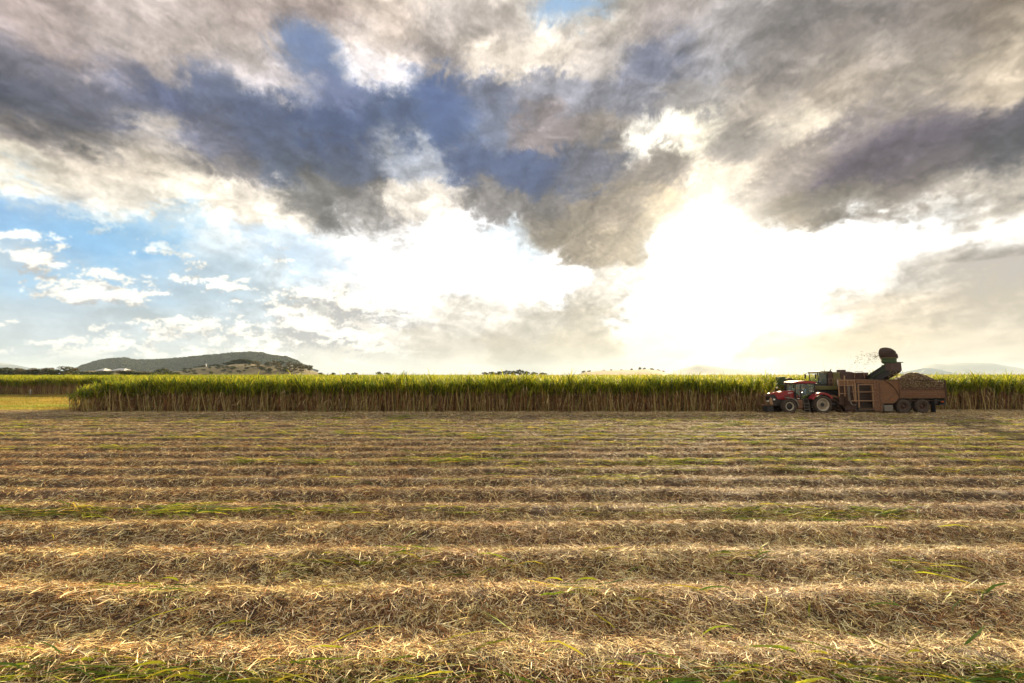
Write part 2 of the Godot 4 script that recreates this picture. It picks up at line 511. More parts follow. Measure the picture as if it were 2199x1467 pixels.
# one handful of cut dry leaf pieces
func straw_tuft(pieces: int, reach: float, longest: float, colors: Array) -> ArrayMesh:
	var st := start()
	for k in pieces:
		var a := rf(0, TAU)
		var lift := rf(-0.12, 0.38)
		var dir := Vector3(cos(a), lift, sin(a) * 0.8).normalized()
		var side := dir.cross(Vector3(rf(-0.7, 0.7), 1, rf(-0.7, 0.7))).normalized()
		var l := longest * (0.25 + 0.75 * rng.randf() * rng.randf()) * 0.5
		var c := Vector3(rf(-reach, reach), rf(0.0, 0.05), rf(-reach, reach))
		var w := rf(0.0018, 0.0055)
		if rng.randf() < 0.06:
			w *= 1.9
		var bend := (Vector3(0, rf(-0.16, 0.06), 0) + side * rf(-0.2, 0.2)) * l
		ribbon(st, [c - dir * l + bend, c - dir * l * 0.4 + bend * 0.15, c + dir * l * 0.3 + bend * 0.1, c + dir * l + bend], [w * 0.7, w, w, w * 0.35], side, pick(colors))
	st.generate_normals()
	return st.commit()


func build_straw() -> void:
	var dry := leafy(0.35, 0.72)
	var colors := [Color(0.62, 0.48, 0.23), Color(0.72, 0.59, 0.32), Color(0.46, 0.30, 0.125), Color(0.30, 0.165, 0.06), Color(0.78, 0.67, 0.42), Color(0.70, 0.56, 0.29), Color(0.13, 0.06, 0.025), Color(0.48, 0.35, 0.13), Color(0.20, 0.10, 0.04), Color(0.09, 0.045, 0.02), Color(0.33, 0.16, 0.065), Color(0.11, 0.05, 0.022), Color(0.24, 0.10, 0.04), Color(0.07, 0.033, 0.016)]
	var holder := Node3D.new()
	holder.name = "straw_mulch"
	tag(holder, "layer of chopped dry cane leaves covering the ridged harvested field", "straw", "", "stuff")
	add_child(holder)
	for kind in 3:
		var zone: Array = [[4.2, 13.0, 44.0, 34, 0.24, 0.46], [13.0, 27.0, 19.0, 34, 0.36, 0.5], [27.0, 52.0, 8.0, 34, 0.55, 0.55]][kind]
		for variant in 3:
			var mesh := straw_tuft(zone[3], zone[4], zone[5], colors)
			mesh.surface_set_material(0, dry)
			var where := []
			var tints := PackedColorArray()
			var d0: float = zone[0]
			var d1: float = zone[1]
			var side0 := 1.34 * d1 + 7.0
			var count := int((d1 - d0) * 2.0 * side0 * zone[2] / 3.0)
			for k in count:
				var d := rf(d0, d1)
				var x := rf(-side0, side0)
				if absf(x) > 1.34 * d + 7.0:
					continue
				var y := ground_height(x, d)
				var grade := (ground_height(x, d + 0.12) - y) / 0.12
				var b := Basis(Vector3.RIGHT, grade * 0.8) * Basis(Vector3.UP, rf(0.0, TAU))
				b = b.scaled(Vector3.ONE * rf(0.75, 1.25))
				where.append(Transform3D(b, Vector3(x, y + rf(-0.01, 0.03), -d)))
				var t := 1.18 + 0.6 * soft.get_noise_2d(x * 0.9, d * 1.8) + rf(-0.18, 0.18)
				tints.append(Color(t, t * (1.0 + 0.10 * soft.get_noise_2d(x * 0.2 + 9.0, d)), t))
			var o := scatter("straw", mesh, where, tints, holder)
			tag(o, "", "", "", "stuff")


# a long green cane leaf lying on the ground, arched over what is under it
func lying_leaf(st: SurfaceTool, at: Vector3, turn: float, l: float, w: float, arch: float, col: Color) -> void:
	var pts := []
	var ws := []
	var bend := rf(-0.7, 0.7)
	var p := at
	for k in 7:
		var t := k / 6.0
		var a := turn + bend * (t - 0.5)
		pts.append(p + Vector3(0, arch * sin(PI * t) + rf(-0.012, 0.012), 0))
		ws.append(maxf(w * (1.0 - pow(t, 2.2)) * (0.5 + 0.5 * minf(t * 6.0, 1.0)), 0.001))
		p += Vector3(cos(a), 0, sin(a)) * l / 6.0
	var roll := rf(-0.9, 0.9)
	ribbon(st, pts, ws, Vector3(-sin(turn) * cos(roll), sin(roll), cos(turn) * cos(roll)), col)


func build_green_litter() -> void:
	var mat := leafy(1.0, 0.65)
	var greens := [Color(0.23, 0.30, 0.02), Color(0.14, 0.21, 0.02), Color(0.36, 0.38, 0.025), Color(0.08, 0.13, 0.02), Color(0.44, 0.40, 0.04), Color(0.26, 0.31, 0.03)]
	# bundles of several leaves; many on the swaths the harvester left, few elsewhere
	var meshes := []
	for v in 4:
		var st := start()
		for k in 9:
			lying_leaf(st, Vector3(rf(-0.5, 0.3), rf(0.0, 0.06), rf(-0.2, 0.2)), rf(-0.35, 0.35) + (PI if rng.randf() < 0.35 else 0.0), rf(0.35, 1.05), rf(0.006, 0.018), rf(-0.02, 0.06), pick(greens))
		st.generate_normals()
		var mesh := st.commit()
		mesh.surface_set_material(0, mat)
		meshes.append(mesh)
	# distance, from x, to x, bundles per metre
	var swaths := [[6.02, -8, -3.0, 4.0], [6.0, -3.0, 3, 2.2], [6.05, 3.0, 8.5, 4.0], [9.5, -6, 0.5, 0.9], [9.6, 1, 9, 0.4], [8.2, -9.0, 10, 0.35], [13.1, -17, -9, 4.5], [13.2, -9, -4, 1.5], [13.0, -4, 5, 0.5], [13.0, 5, 8.5, 3.0], [13.0, 8.0, 17, 5.0], [16.9, -12, 14, 0.5],
		[18.6, -4, 24, 1.1], [20.4, -12, -7, 2.0], [20.4, -6, 2, 3.5], [20.3, 0, 9, 3.5], [20.5, 9, 25, 3.2], [22.2, -6, 2, 2.2], [22.2, 8, 28, 1.2], [24.0, -28, 28, 0.7], [25.8, 2, 30, 1.4], [27.6, -30, -12, 1.0], [27.6, -8, 30, 1.5], [29.4, -34, 34, 1.0], [31.2, -20, 36, 1.5], [32.9, -36, 36, 1.2], [34.7, -40, 40, 1.4], [36.5, -40, 40, 1.6], [38.2, -44, 44, 1.2], [40.0, -44, 44, 1.0], [41.8, -48, 48, 0.8], [44.0, -48, 48, 0.5], [46.0, -50, 26, 0.5]]
	var places := [[], [], [], []]
	var tints := [PackedColorArray(), PackedColorArray(), PackedColorArray(), PackedColorArray()]
	for s in swaths:
		for k in int((s[2] - s[1]) * s[3] * (1.5 if s[0] < 7.0 else (2.3 if s[0] < 30.0 else 1.3))):
			var x := rf(s[1], s[2])
			if soft.get_noise_2d(x * 0.25, s[0] * 3.0) < -0.05 and s[0] > 7.0 and rng.randf() < 0.85:
				continue
			var d: float = s[0] + rng.randfn() * (0.09 if s[0] < 7.0 else 0.16)
			var v := rng.randi() % 4
			var b := Basis(Vector3.UP, rng.randfn() * 0.3 + (PI if rng.randf() < 0.5 else 0.0)).scaled(Vector3.ONE * rf(0.7, 1.25))
			places[v].append(Transform3D(b, Vector3(x, ground_height(x, d) + 0.02, -d)))
			var t := rf(0.7, 1.25)
			tints[v].append(Color(t * rf(0.85, 1.2), t, t))
	var holder := Node3D.new()
	holder.name = "green_leaf_litter"
	tag(holder, "swaths of green cane leaves left lying along the field rows", "leaves", "", "stuff")
	add_child(holder)
	for v in 4:
		tag(scatter("leaf_bundle", meshes[v], places[v], tints[v], holder), "", "", "", "stuff")
	# single long leaves in the foreground
	for k in 46:
		var d: float = [6.3, 6.5, 7.4, 8.0, 9.3, 9.8, 11.3, 13.0][k % 8] + rf(-0.35, 0.35)
		var x := rf(-1.0, 1.0) * d
		var st := start()
		lying_leaf(st, Vector3.ZERO, rng.randfn() * 0.5 + (PI if rng.randf() < 0.5 else 0.0), rf(0.5, 1.1), rf(0.011, 0.02), rf(0.03, 0.13), pick(greens))
		var o := part(numbered("fallen_cane_leaf"), st, mat, self)
		o.position = Vector3(x, ground_height(x, d) + 0.05, -d)
		tag(o, "long green cane leaf lying loose on the straw", "leaf", "single green leaves fallen on the straw")


func build_meadow() -> void:
	var st := start()
	var colors := [Color(0.48, 0.30, 0.06), Color(0.56, 0.38, 0.10), Color(0.36, 0.23, 0.045), Color(0.26, 0.22, 0.03)]
	for k in 46:
		var a := rf(0, TAU)
		var c := Vector3(rf(-0.5, 0.5), 0, rf(-0.5, 0.5))
		var out := Vector3(cos(a), 0, sin(a)) * rf(0.02, 0.16)
		var h := rf(0.10, 0.34)
		ribbon(st, [c, c + out * 0.4 + Vector3(0, h * 0.7, 0), c + out + Vector3(0, h, 0)], [0.012, 0.009, 0.001], Vector3(-sin(a), 0, cos(a)), pick(colors))
	st.generate_normals()
	var mesh := st.commit()
	mesh.surface_set_material(0, leafy(0.8))
	var where := []
	var tints := PackedColorArray()
	for k in 19000:
		var d := rf(51.5, 91.0)
		var x := rf(-1.35 * d - 12.0, -49.3)
		where.append(Transform3D(Basis(Vector3.UP, rf(0, TAU)).scaled(Vector3.ONE * rf(0.7, 1.3)), Vector3(x, -0.14, -d)))
		var green := smoothstep(-0.1, 0.35, soft.get_noise_2d(x * 0.08, d * 0.2)) * 0.4
		if d < 58.0 and d > 55.0:
			green = 0.7
		var t := 1.0 + 0.5 * soft.get_noise_2d(x * 0.12, d * 0.35)
		tints.append(Color(t * (1.0 - 0.35 * green), t * (1.0 + 0.25 * green), t))
	var o := scatter("meadow_grass", mesh, where, tints, self)
	tag(o, "short golden grass beside the end of the cane block", "grass", "", "stuff")


# ---------- the cane ----------

var cane_meshes := []
var stalk_mat: Material
var green_mat: Material
var dry_mat: Material

func cane_clump(stalks: SurfaceTool, green: SurfaceTool, dry: SurfaceTool, at: Vector3, size: float, messy: float, hanging := 6) -> void:
	var greens := [Color(0.30, 0.33, 0.02), Color(0.17, 0.22, 0.02), Color(0.42, 0.41, 0.025), Color(0.06, 0.10, 0.018), Color(0.52, 0.47, 0.04), Color(0.11, 0.16, 0.02)]
	var dries := [Color(0.58, 0.41, 0.20), Color(0.40, 0.21, 0.09), Color(0.20, 0.085, 0.035), Color(0.60, 0.45, 0.23), Color(0.28, 0.13, 0.05)]
	var canes := [Color(0.44, 0.30, 0.10), Color(0.28, 0.15, 0.05), Color(0.52, 0.40, 0.16), Color(0.16, 0.08, 0.045), Color(0.32, 0.30, 0.07), Color(0.22, 0.10, 0.04)]
	for s in 7:
		var base := at + Vector3(rf(-0.24, 0.24), 0, rf(-0.3, 0.3))
		var lean := Vector3(rng.randfn() * 0.10, 0, rng.randfn() * 0.10) * messy
		if rng.randf() < 0.06 * messy:
			lean = Vector3(rng.randfn() * 0.7, -0.25, absf(rng.randfn()) * 0.35)
		var h := rf(2.05, 2.85) * size
		var top := base + Vector3(lean.x * h, h * (1.0 + lean.y), lean.z * h)
		var mid := (base + top) * 0.5 + Vector3(rf(-0.06, 0.06), 0, rf(-0.06, 0.06))
		stalks.set_color(pick(canes))
		tube(stalks, [base, mid, top], [0.026, 0.024, 0.014], 4, false)
		for k in 9:
			var t := rf(0.76, 1.04)
			var p := base.lerp(mid, t * 2.0) if t < 0.5 else mid.lerp(top, t * 2.0 - 1.0)
			var a := rf(0, TAU)
			var e := deg_to_rad(rf(52, 86))
			var l := rf(0.9, 1.6) * (0.8 + 0.2 * size)
			var droop := rf(0.12, 0.42)
			var pts := [p]
			for q in 4:
				p += Vector3(cos(a) * cos(e), sin(e), sin(a) * cos(e)) * l * 0.25
				pts.append(p)
				e -= droop * (1.0 + q * 0.5)
			var w := rf(0.018, 0.034)
			ribbon(green, pts, [w * 0.6, w, w, w * 0.65, 0.0], Vector3(-sin(a), 0, cos(a)).rotated(Vector3.UP, rf(-0.4, 0.4)), pick(greens))
		for k in hanging:
			var t := rf(0.12, 0.86)
			var p := base.lerp(top, t)
			var a := rf(0, TAU)
			var e := deg_to_rad(rf(-30, 60))
			var l := rf(0.5, 1.05)
			var pts := [p]
			for q in 3:
				p += Vector3(cos(a) * cos(e), sin(e), sin(a) * cos(e)) * l / 3.0
				p.y = maxf(p.y, 0.02)
				pts.append(p)
				e = maxf(e - rf(0.3, 1.1), -1.5)
			var w := rf(0.010, 0.022)
			ribbon(dry, pts, [w, w, w * 0.8, 0.0], Vector3(-sin(a), rf(-0.4, 0.4), cos(a)).normalized(), pick(dries))


func build_cane() -> void:
	stalk_mat = leafy(0.0, 0.5)
	green_mat = leafy(1.0, 0.6)
	dry_mat = leafy(0.5, 0.6)
	# seven plants, used again and again along the edge of the block
	for v in 7:
		var a := start()
		var b := start()
		var c := start()
		cane_clump(a, b, c, Vector3.ZERO, 1.0, 1.0 if v < 5 else 1.6)
		var made := []
		for st in [a, b, c]:
			st.generate_normals()
			made.append(st.commit())
		cane_meshes.append(made)
	var edge := []      # x, distance, height
	var x := -47.4
	while x < 28.4:
		edge.append([x, 49.7 + rf(-0.3, 0.3), (1.03 + 0.10 * soft.get_noise_1d(x * 0.35)) * lerpf(0.62, 1.0, smoothstep(-47.4, -42.5, x))])
		x += 0.335
	x = 41.0
	while x < 61.5:
		edge.append([x, 52.2 + rf(-0.3, 0.3), 1.06 + 0.10 * soft.get_noise_1d(x * 0.35)])
		x += 0.335
	for p in edge:
		var small: bool = p[2] < 0.85
		var words := "tall sugarcane plant with dry lower leaves along the cut edge"
		if small:
			words = "short sugarcane plant at the open corner of the standing block"
		elif p[0] > 40.0:
			words = "tall sugarcane plant in the cut edge past the tail of the trailer"
		elif p[0] > 25.5:
			words = "tall sugarcane plant in the cut edge just ahead of the tractor"
		var o := thing("sugarcane_plant", words, "sugarcane", Vector3(p[0], 0, -p[1]), "short cane at the block corner" if small else "cane plants along the cut edge")
		var made: Array = cane_meshes[rng.randi() % 7]
		var mats := [stalk_mat, green_mat, dry_mat]
		for k in 3:
			var m := MeshInstance3D.new()
			m.name = ["stalk_cluster", "green_crown", "dry_leaf_skirt"][k]
			m.mesh = made[k]
			m.material_override = mats[k]
			m.set_meta("kind", "stuff")
			o.add_child(m)
		o.rotation.y = rf(0, TAU)
		o.scale = Vector3(1, p[2] * rf(0.86, 1.14), 1)
	# the rest of the block: pieces of row, six plants each
	var sa := start()
	var sb := start()
	var sc := start()
	for k in 6:
		cane_clump(sa, sb, sc, Vector3(k * 0.4 - 1.0, 0, 0), rf(0.95, 1.04), 1.0, 4)
	var row := ArrayMesh.new()
	for q in [[sa, stalk_mat], [sb, green_mat], [sc, dry_mat]]:
		q[0].generate_normals()
		q[0].commit(row)
		row.surface_set_material(row.get_surface_count() - 1, q[1])
	var where := []
	var tints := PackedColorArray()
	var place := func(px: float, pd: float, tall: float) -> void:
		var b := Basis(Vector3.UP, (PI if rng.randf() < 0.5 else 0.0) + rf(-0.12, 0.12)).scaled(Vector3(1, tall * rf(0.96, 1.13) * (1.0 + 0.05 * soft.get_noise_2d(px * 0.12, pd * 0.3)), 1))
		where.append(Transform3D(b, Vector3(px, 0, -pd)))
		var t := rf(0.82, 1.18)
		tints.append(Color(t * rf(0.9, 1.12), t, t))
	var d := 51.2
	while d < 88.0:
		var px := -46.2
		var far := 1.42 * d + 12.0
		while px < far:
			if d > 53.2 or px < 26.9 or (px > 43.0 and d > 52.8) or (px > 62.0 and d > 51.9):
				place.call(px + rf(-0.2, 0.2), d + rf(-0.2, 0.2), lerpf(0.68, 1.0, smoothstep(-48.0, -43.0, px)))
			px += 2.3
		d += 0.9 if d < 54.0 else ROW
	d = 90.0
	while d < 230.0:
		var px := -1.35 * d - 12.0
		while px < 1.4 * d + 12.0:
			place.call(px + rf(-0.5, 0.5), d + rf(-0.4, 0.4), 1.0)
			px += 2.3 if d < 96.0 else 3.4
		d += ROW if d < 96.0 else 5.5
	var o := scatter("standing_cane", row, where, tints, self)
	tag(o, "dense block of standing green sugarcane behind the cut edge", "sugarcane", "", "stuff")


# ---------- hills, trees and the buildings far off ----------

# a ridge: points of (bearing = x over distance, rise = height above eye level over distance), at a distance, so many metres deep
func ridge_height(profile: Array, away: float, x: float) -> float:
	var t := x / away
	if t <= profile[0].x or t >= profile[-1].x:
		return 0.0
	for k in profile.size() - 1:
		if t <= profile[k + 1].x:
			var f: float = smoothstep(profile[k].x, profile[k + 1].x, t) * 0.5 + 0.5 * (t - profile[k].x) / (profile[k + 1].x - profile[k].x)
			return maxf(lerpf(profile[k].y, profile[k + 1].y, f) * away + EYE, 0.0)
	return 0.0


func hill_height(profile: Array, away: float, deep: float, x: float, d: float) -> float:
	var s := clampf(absf(d - away) / deep, 0.0, 1.0)
	var bell := 0.5 + 0.5 * cos(PI * s)
	return ridge_height(profile, away, x * away / maxf(d, 1.0)) * bell * (1.0 + 0.05 * soft.get_noise_2d(x / deep * 5.0, d / deep * 5.0)) - 0.2


func hill(called: String, profile: Array, away: float, deep: float, m: Material) -> void:
	var x0: float = profile[0].x * away * 1.1 - deep * 0.3
	var x1: float = profile[-1].x * away * 1.1 + deep * 0.3
	if x0 > x1:
		return
	var st := start(1)
	var nx := 90
	var nd := 22
	var grid := []
	for j in nd + 1:
		var line := []
		for i in nx + 1:
			var x := lerpf(x0, x1, float(i) / nx)
			var d := lerpf(away - deep, away + deep, float(j) / nd)
			line.append(Vector3(x, hill_height(profile, away, deep, x, d) - 0.3, -d))
		grid.append(line)
	for j in nd:
		for i in nx:
			face(st, [grid[j][i], grid[j + 1][i], grid[j + 1][i + 1]], Vector3.UP)
			face(st, [grid[j][i], grid[j + 1][i + 1], grid[j][i + 1]], Vector3.UP)
	var o := part(called, st, m, self)
	tag(o, "", "", "", "structure")


func crown_mesh(lobes: int, faces: int, leaf: float, colors: Array) -> ArrayMesh:
	var st := start()
	var balls := []
	for k in lobes:
		var a := TAU * k / lobes + rf(-0.4, 0.4)
		var r := rf(0.12, 0.34)
		balls.append([Vector3(cos(a) * r, rf(0.28, 0.80), sin(a) * r), rf(0.14, 0.23)])
	balls.append([Vector3(0, 0.8, 0), 0.19])
	for k in faces:
		var b: Array = balls[rng.randi() % balls.size()]
		var dir := Vector3(rng.randfn(), rng.randfn(), rng.randfn()).normalized()
		var c: Vector3 = b[0] + dir * b[1] * pow(rng.randf(), 0.4) * Vector3(1.15, 0.8, 1.15)
		var n := (dir + Vector3(rf(-1, 1), rf(-1, 1), rf(-1, 1)) * 0.8).normalized()
		var u := n.cross(Vector3(0.3, 1, 0.2)).normalized()
		var w := n.cross(u)
		var s := leaf * rf(0.5, 1.2)
		st.set_color(pick(colors))
		for p in [c - u * s, c + w * s * 0.7, c + u * s, c - u * s, c + u * s, c - w * s * 0.7]:
			st.add_vertex(p)
	st.generate_normals()
	return st.commit()


func trunk_mesh() -> ArrayMesh:
	var st := start(1)
	tube(st, [Vector3(0, -0.05, 0), Vector3(0.01, 0.2, 0), Vector3(-0.01, 0.45, 0.01), Vector3(0, 0.72, 0)], [0.03, 0.022, 0.016, 0.006], 6)
	for k in 5:
		var a := TAU * k / 5.0 + rf(-0.3, 0.3)
		var y := rf(0.22, 0.48)
		tube(st, [Vector3(0, y, 0), Vector3(cos(a) * 0.14, y + 0.14, sin(a) * 0.14), Vector3(cos(a) * 0.27, y + 0.24, sin(a) * 0.27)], [0.012, 0.008, 0.003], 5)
	st.generate_normals()
	return st.commit()


var crowns := []
var trunks := []
var bark: Material
var foliage: Material

func tree(called: String, label: String, group: String, at: Vector3, tall: float, wide: float, kind: int) -> void:
	var o := thing(called, label, "tree", at, group)
	var t := MeshInstance3D.new()
	t.name = "trunk"
	t.mesh = trunks[kind % trunks.size()]
	t.material_override = bark
	o.add_child(t)
	var c := MeshInstance3D.new()
	c.name = "crown"
	c.mesh = crowns[kind]
	c.material_override = foliage
	o.add_child(c)
	o.rotation.y = rf(0, TAU)
	o.scale = Vector3(wide, tall, wide)


func build_distance() -> void:
	bark = coat(Color(0.10, 0.075, 0.05), Color(0.16, 0.12, 0.085), 0.4, 0.9)
	foliage = leafy(0.5, 0.7)
	var darks := [Color(0.045, 0.06, 0.018), Color(0.065, 0.08, 0.02), Color(0.03, 0.045, 0.015), Color(0.09, 0.085, 0.025)]
	var browns := [Color(0.10, 0.085, 0.03), Color(0.13, 0.105, 0.04), Color(0.07, 0.07, 0.025), Color(0.16, 0.12, 0.045)]
	for k in 3:
		crowns.append(crown_mesh(7, 1500, 0.036, darks))
		crowns.append(crown_mesh(5, 1100, 0.036, browns))
		trunks.append(trunk_mesh())
	crowns.append(crown_mesh(3, 130, 0.10, darks))     # 6: for woods far away
	var wood_floor := earth(Color(0.04, 0.045, 0.02), Color(0.06, 0.06, 0.025), 0.02)
	var pasture := earth(Color(0.16, 0.115, 0.04), Color(0.07, 0.075, 0.025), 0.035)
	var rock := earth(Color(0.10, 0.095, 0.06), Color(0.14, 0.12, 0.07), 0.002)
	var V := func(list: Array) -> Array:
		return list.map(func(p): return Vector2((p[0] - 1100.0) / 980.0, (805.0 - p[1]) / 980.0))
	var wooded: Array = V.call([[140, 806], [165, 795], [180, 787], [215, 777], [250, 773], [270, 772], [285, 776], [310, 776], [345, 775], [380, 773], [420, 769], [460, 765], [500, 762], [540, 760], [560, 761], [590, 767], [615, 770], [635, 777], [655, 787], [680, 798], [700, 806]])
	hill("wooded_hill", wooded, 2600.0, 640.0, wood_floor)
	var grassy: Array = V.call([[330, 808], [360, 799], [400, 795], [420, 790], [450, 787], [480, 785], [500, 782], [540, 781], [560, 783], [600, 786], [640, 788], [660, 794], [690, 801], [710, 808]])
	hill("grassy_hill", grassy, 640.0, 130.0, pasture)
	hill("farm_rise", V.call([[130, 808], [160, 799], [195, 795], [260, 795], [330, 798], [380, 801], [420, 808]]), 350.0, 60.0, pasture)
	hill("low_ridge", V.call([[1225, 808], [1262, 798], [1300, 795], [1350, 794], [1390, 792], [1415, 795], [1450, 808]]), 900.0, 200.0, pasture)
	hill("far_range", V.call([[1420, 808], [1450, 796], [1475, 789], [1500, 783], [1530, 787], [1560, 791], [1610, 797], [1660, 808]]), 11000.0, 1800.0, rock)
	hill("far_mountain", V.call([[1900, 806], [1930, 801], [1960, 795], [1990, 784], [2010, 780], [2030, 782], [2050, 779], [2100, 778], [2130, 780], [2170, 787], [2200, 792], [2260, 799], [2300, 806]]), 13000.0, 2200.0, rock)
	hill("far_hills", V.call([[-160, 806], [-60, 788], [0, 780], [20, 781], [45, 786], [70, 791], [110, 806]]), 12000.0, 2000.0, rock)
	# the wood on the dark hill
	var where := []
	var tints := PackedColorArray()
	while where.size() < 9000:
		var x := rf(wooded[0].x, wooded[-1].x) * 2750.0
		var d := rf(2040.0, 2690.0)
		var y := hill_height(wooded, 2600.0, 640.0, x, d)
		if y < 2.0:
			continue
		var s := rf(9.0, 20.0)
		where.append(Transform3D(Basis(Vector3.UP, rf(0, TAU)).scaled(Vector3(s * 1.05, s, s * 1.05)), Vector3(x, y - s * 0.3, -d)))
		var t := rf(0.7, 1.3)
		tints.append(Color(t * rf(0.9, 1.2), t, t))
	crowns[6].surface_set_material(0, foliage)
	var wood := scatter("woodland", crowns[6], where, tints, self)
	tag(wood, "dark bushland covering the long hill behind the cane", "woodland", "", "stuff")
	# trees beyond the cane: bearing and top as seen from the field, distance, width, kind
	var at := func(px: float, py: float, d: float) -> Vector2:
		return Vector2((px - 1099.5) / 980.0 * d, EYE + (805.0 - py) / 980.0 * d)
	for p in [[2, 791, 8, 1], [15, 786, 8, 2], [30, 791, 8, 0], [42, 788, 7, 3], [57, 792, 8, 1], [68, 791, 6, 0], [80, 792, 7, 2], [98, 788, 8, 1], [113, 791, 7, 4], [126, 792, 6, 0], [140, 784, 9, 3], [152, 791, 6, 2], [-14, 789, 8, 2], [-30, 790, 8, 1]]:
		var q: Vector2 = at.call(p[0], p[1], 270.0)
		tree("bush_tree", "broad bush tree in the row beyond the far left cane", "trees beyond the far cane", Vector3(q.x, 0, -270.0), q.y, p[2] * 1.75, p[3])
	for p in [[166, 795, 7, 0], [178, 796, 7, 2], [190, 796, 6, 4], [204, 797, 7, 0], [216, 796, 6, 2], [228, 795, 6, 0], [262, 796, 7, 4], [274, 793, 6, 1], [286, 795, 7, 0], [300, 796, 7, 2], [316, 797, 6, 1], [334, 797, 6, 0], [366, 796, 6, 4], [380, 797, 6, 2]]:
		var q: Vector2 = at.call(p[0], p[1], 300.0)
		tree("hedge_tree", "low dark tree in the hedge below the white roofed house", "low trees below the house", Vector3(q.x, 0, -300.0), q.y, p[2] * 1.9, p[3])
	var lone: Vector2 = at.call(352.0, 788.0, 310.0)
	tree("round_tree", "round dark green tree standing alone before the hills", "", Vector3(lone.x, 0, -310.0), lone.y, 9.5, 0)
	for k in 12:      # the thicket on top of the grassy hill
		var px := 488.0 + k * 6.0
		var q: Vector2 = at.call(px, 781.0 - 10.5 * sin(PI * (k + 0.7) / 12.6), 655.0)
		var foot := hill_height(grassy, 640.0, 130.0, q.x, 655.0)
		tree("thicket_tree", "dark tree in the rounded thicket crowning the grassy hill", "thicket on the grassy hill", Vector3(q.x, foot - 1.0, -655.0), q.y - foot + 1.5, 14.0, [0, 2, 4][k % 3])
	for k in 84:      # trees down the right slope of that hill, and scattered bushes on its face
		var px := rf(548, 668) if k < 42 else rf(395, 545)
		var d := rf(560, 650)
		var x := (px - 1099.5) / 980.0 * d
		var foot := hill_height(grassy, 640.0, 130.0, x, d)
		tree("slope_tree", "pale olive tree on the wooded side of the grassy hill" if k < 42 else "small dark bush on the face of the grassy hill", "trees on the grassy hill" if k < 42 else "bushes on the grassy hill", Vector3(x, foot - 0.4, -d), rf(5.5, 8.5) if k < 42 else rf(2.0, 4.5), rf(8, 13) if k < 42 else rf(4, 9), [1, 3, 5, 0][k % 4] if k < 42 else 0)
	for p in [[690, 799, 7], [716, 799, 6], [748, 800, 6], [763, 799, 6], [815, 797, 7], [832, 799, 6], [1042, 798, 7], [1057, 797, 8], [1072, 796, 9], [1088, 794, 9], [1103, 795, 8], [1116, 792, 8], [1130, 796, 8], [1146, 798, 8], [1165, 799, 8]]:
		var q: Vector2 = at.call(p[0], p[1], 560.0)
		tree("horizon_tree", "small dark tree top showing above the middle of the cane", "tree tops on the horizon", Vector3(q.x, 0, -560.0), q.y, p[2] * 1.5, 0)
	for p in [[1254, 795, 9], [1266, 794, 8], [1296, 793, 7], [1312, 792, 7], [1334, 792, 8], [1356, 790, 8], [1374, 787, 9], [1384, 788, 8], [1398, 789, 9], [1412, 792, 8], [1424, 795, 8]]:
		var q: Vector2 = at.call(p[0], p[1], 880.0)
		tree("ridge_tree", "hazy tree on the low ridge under the bright sky", "trees on the low ridge", Vector3(q.x, 0, -880.0), q.y, p[2] * 1.6, 3)
	build_house()


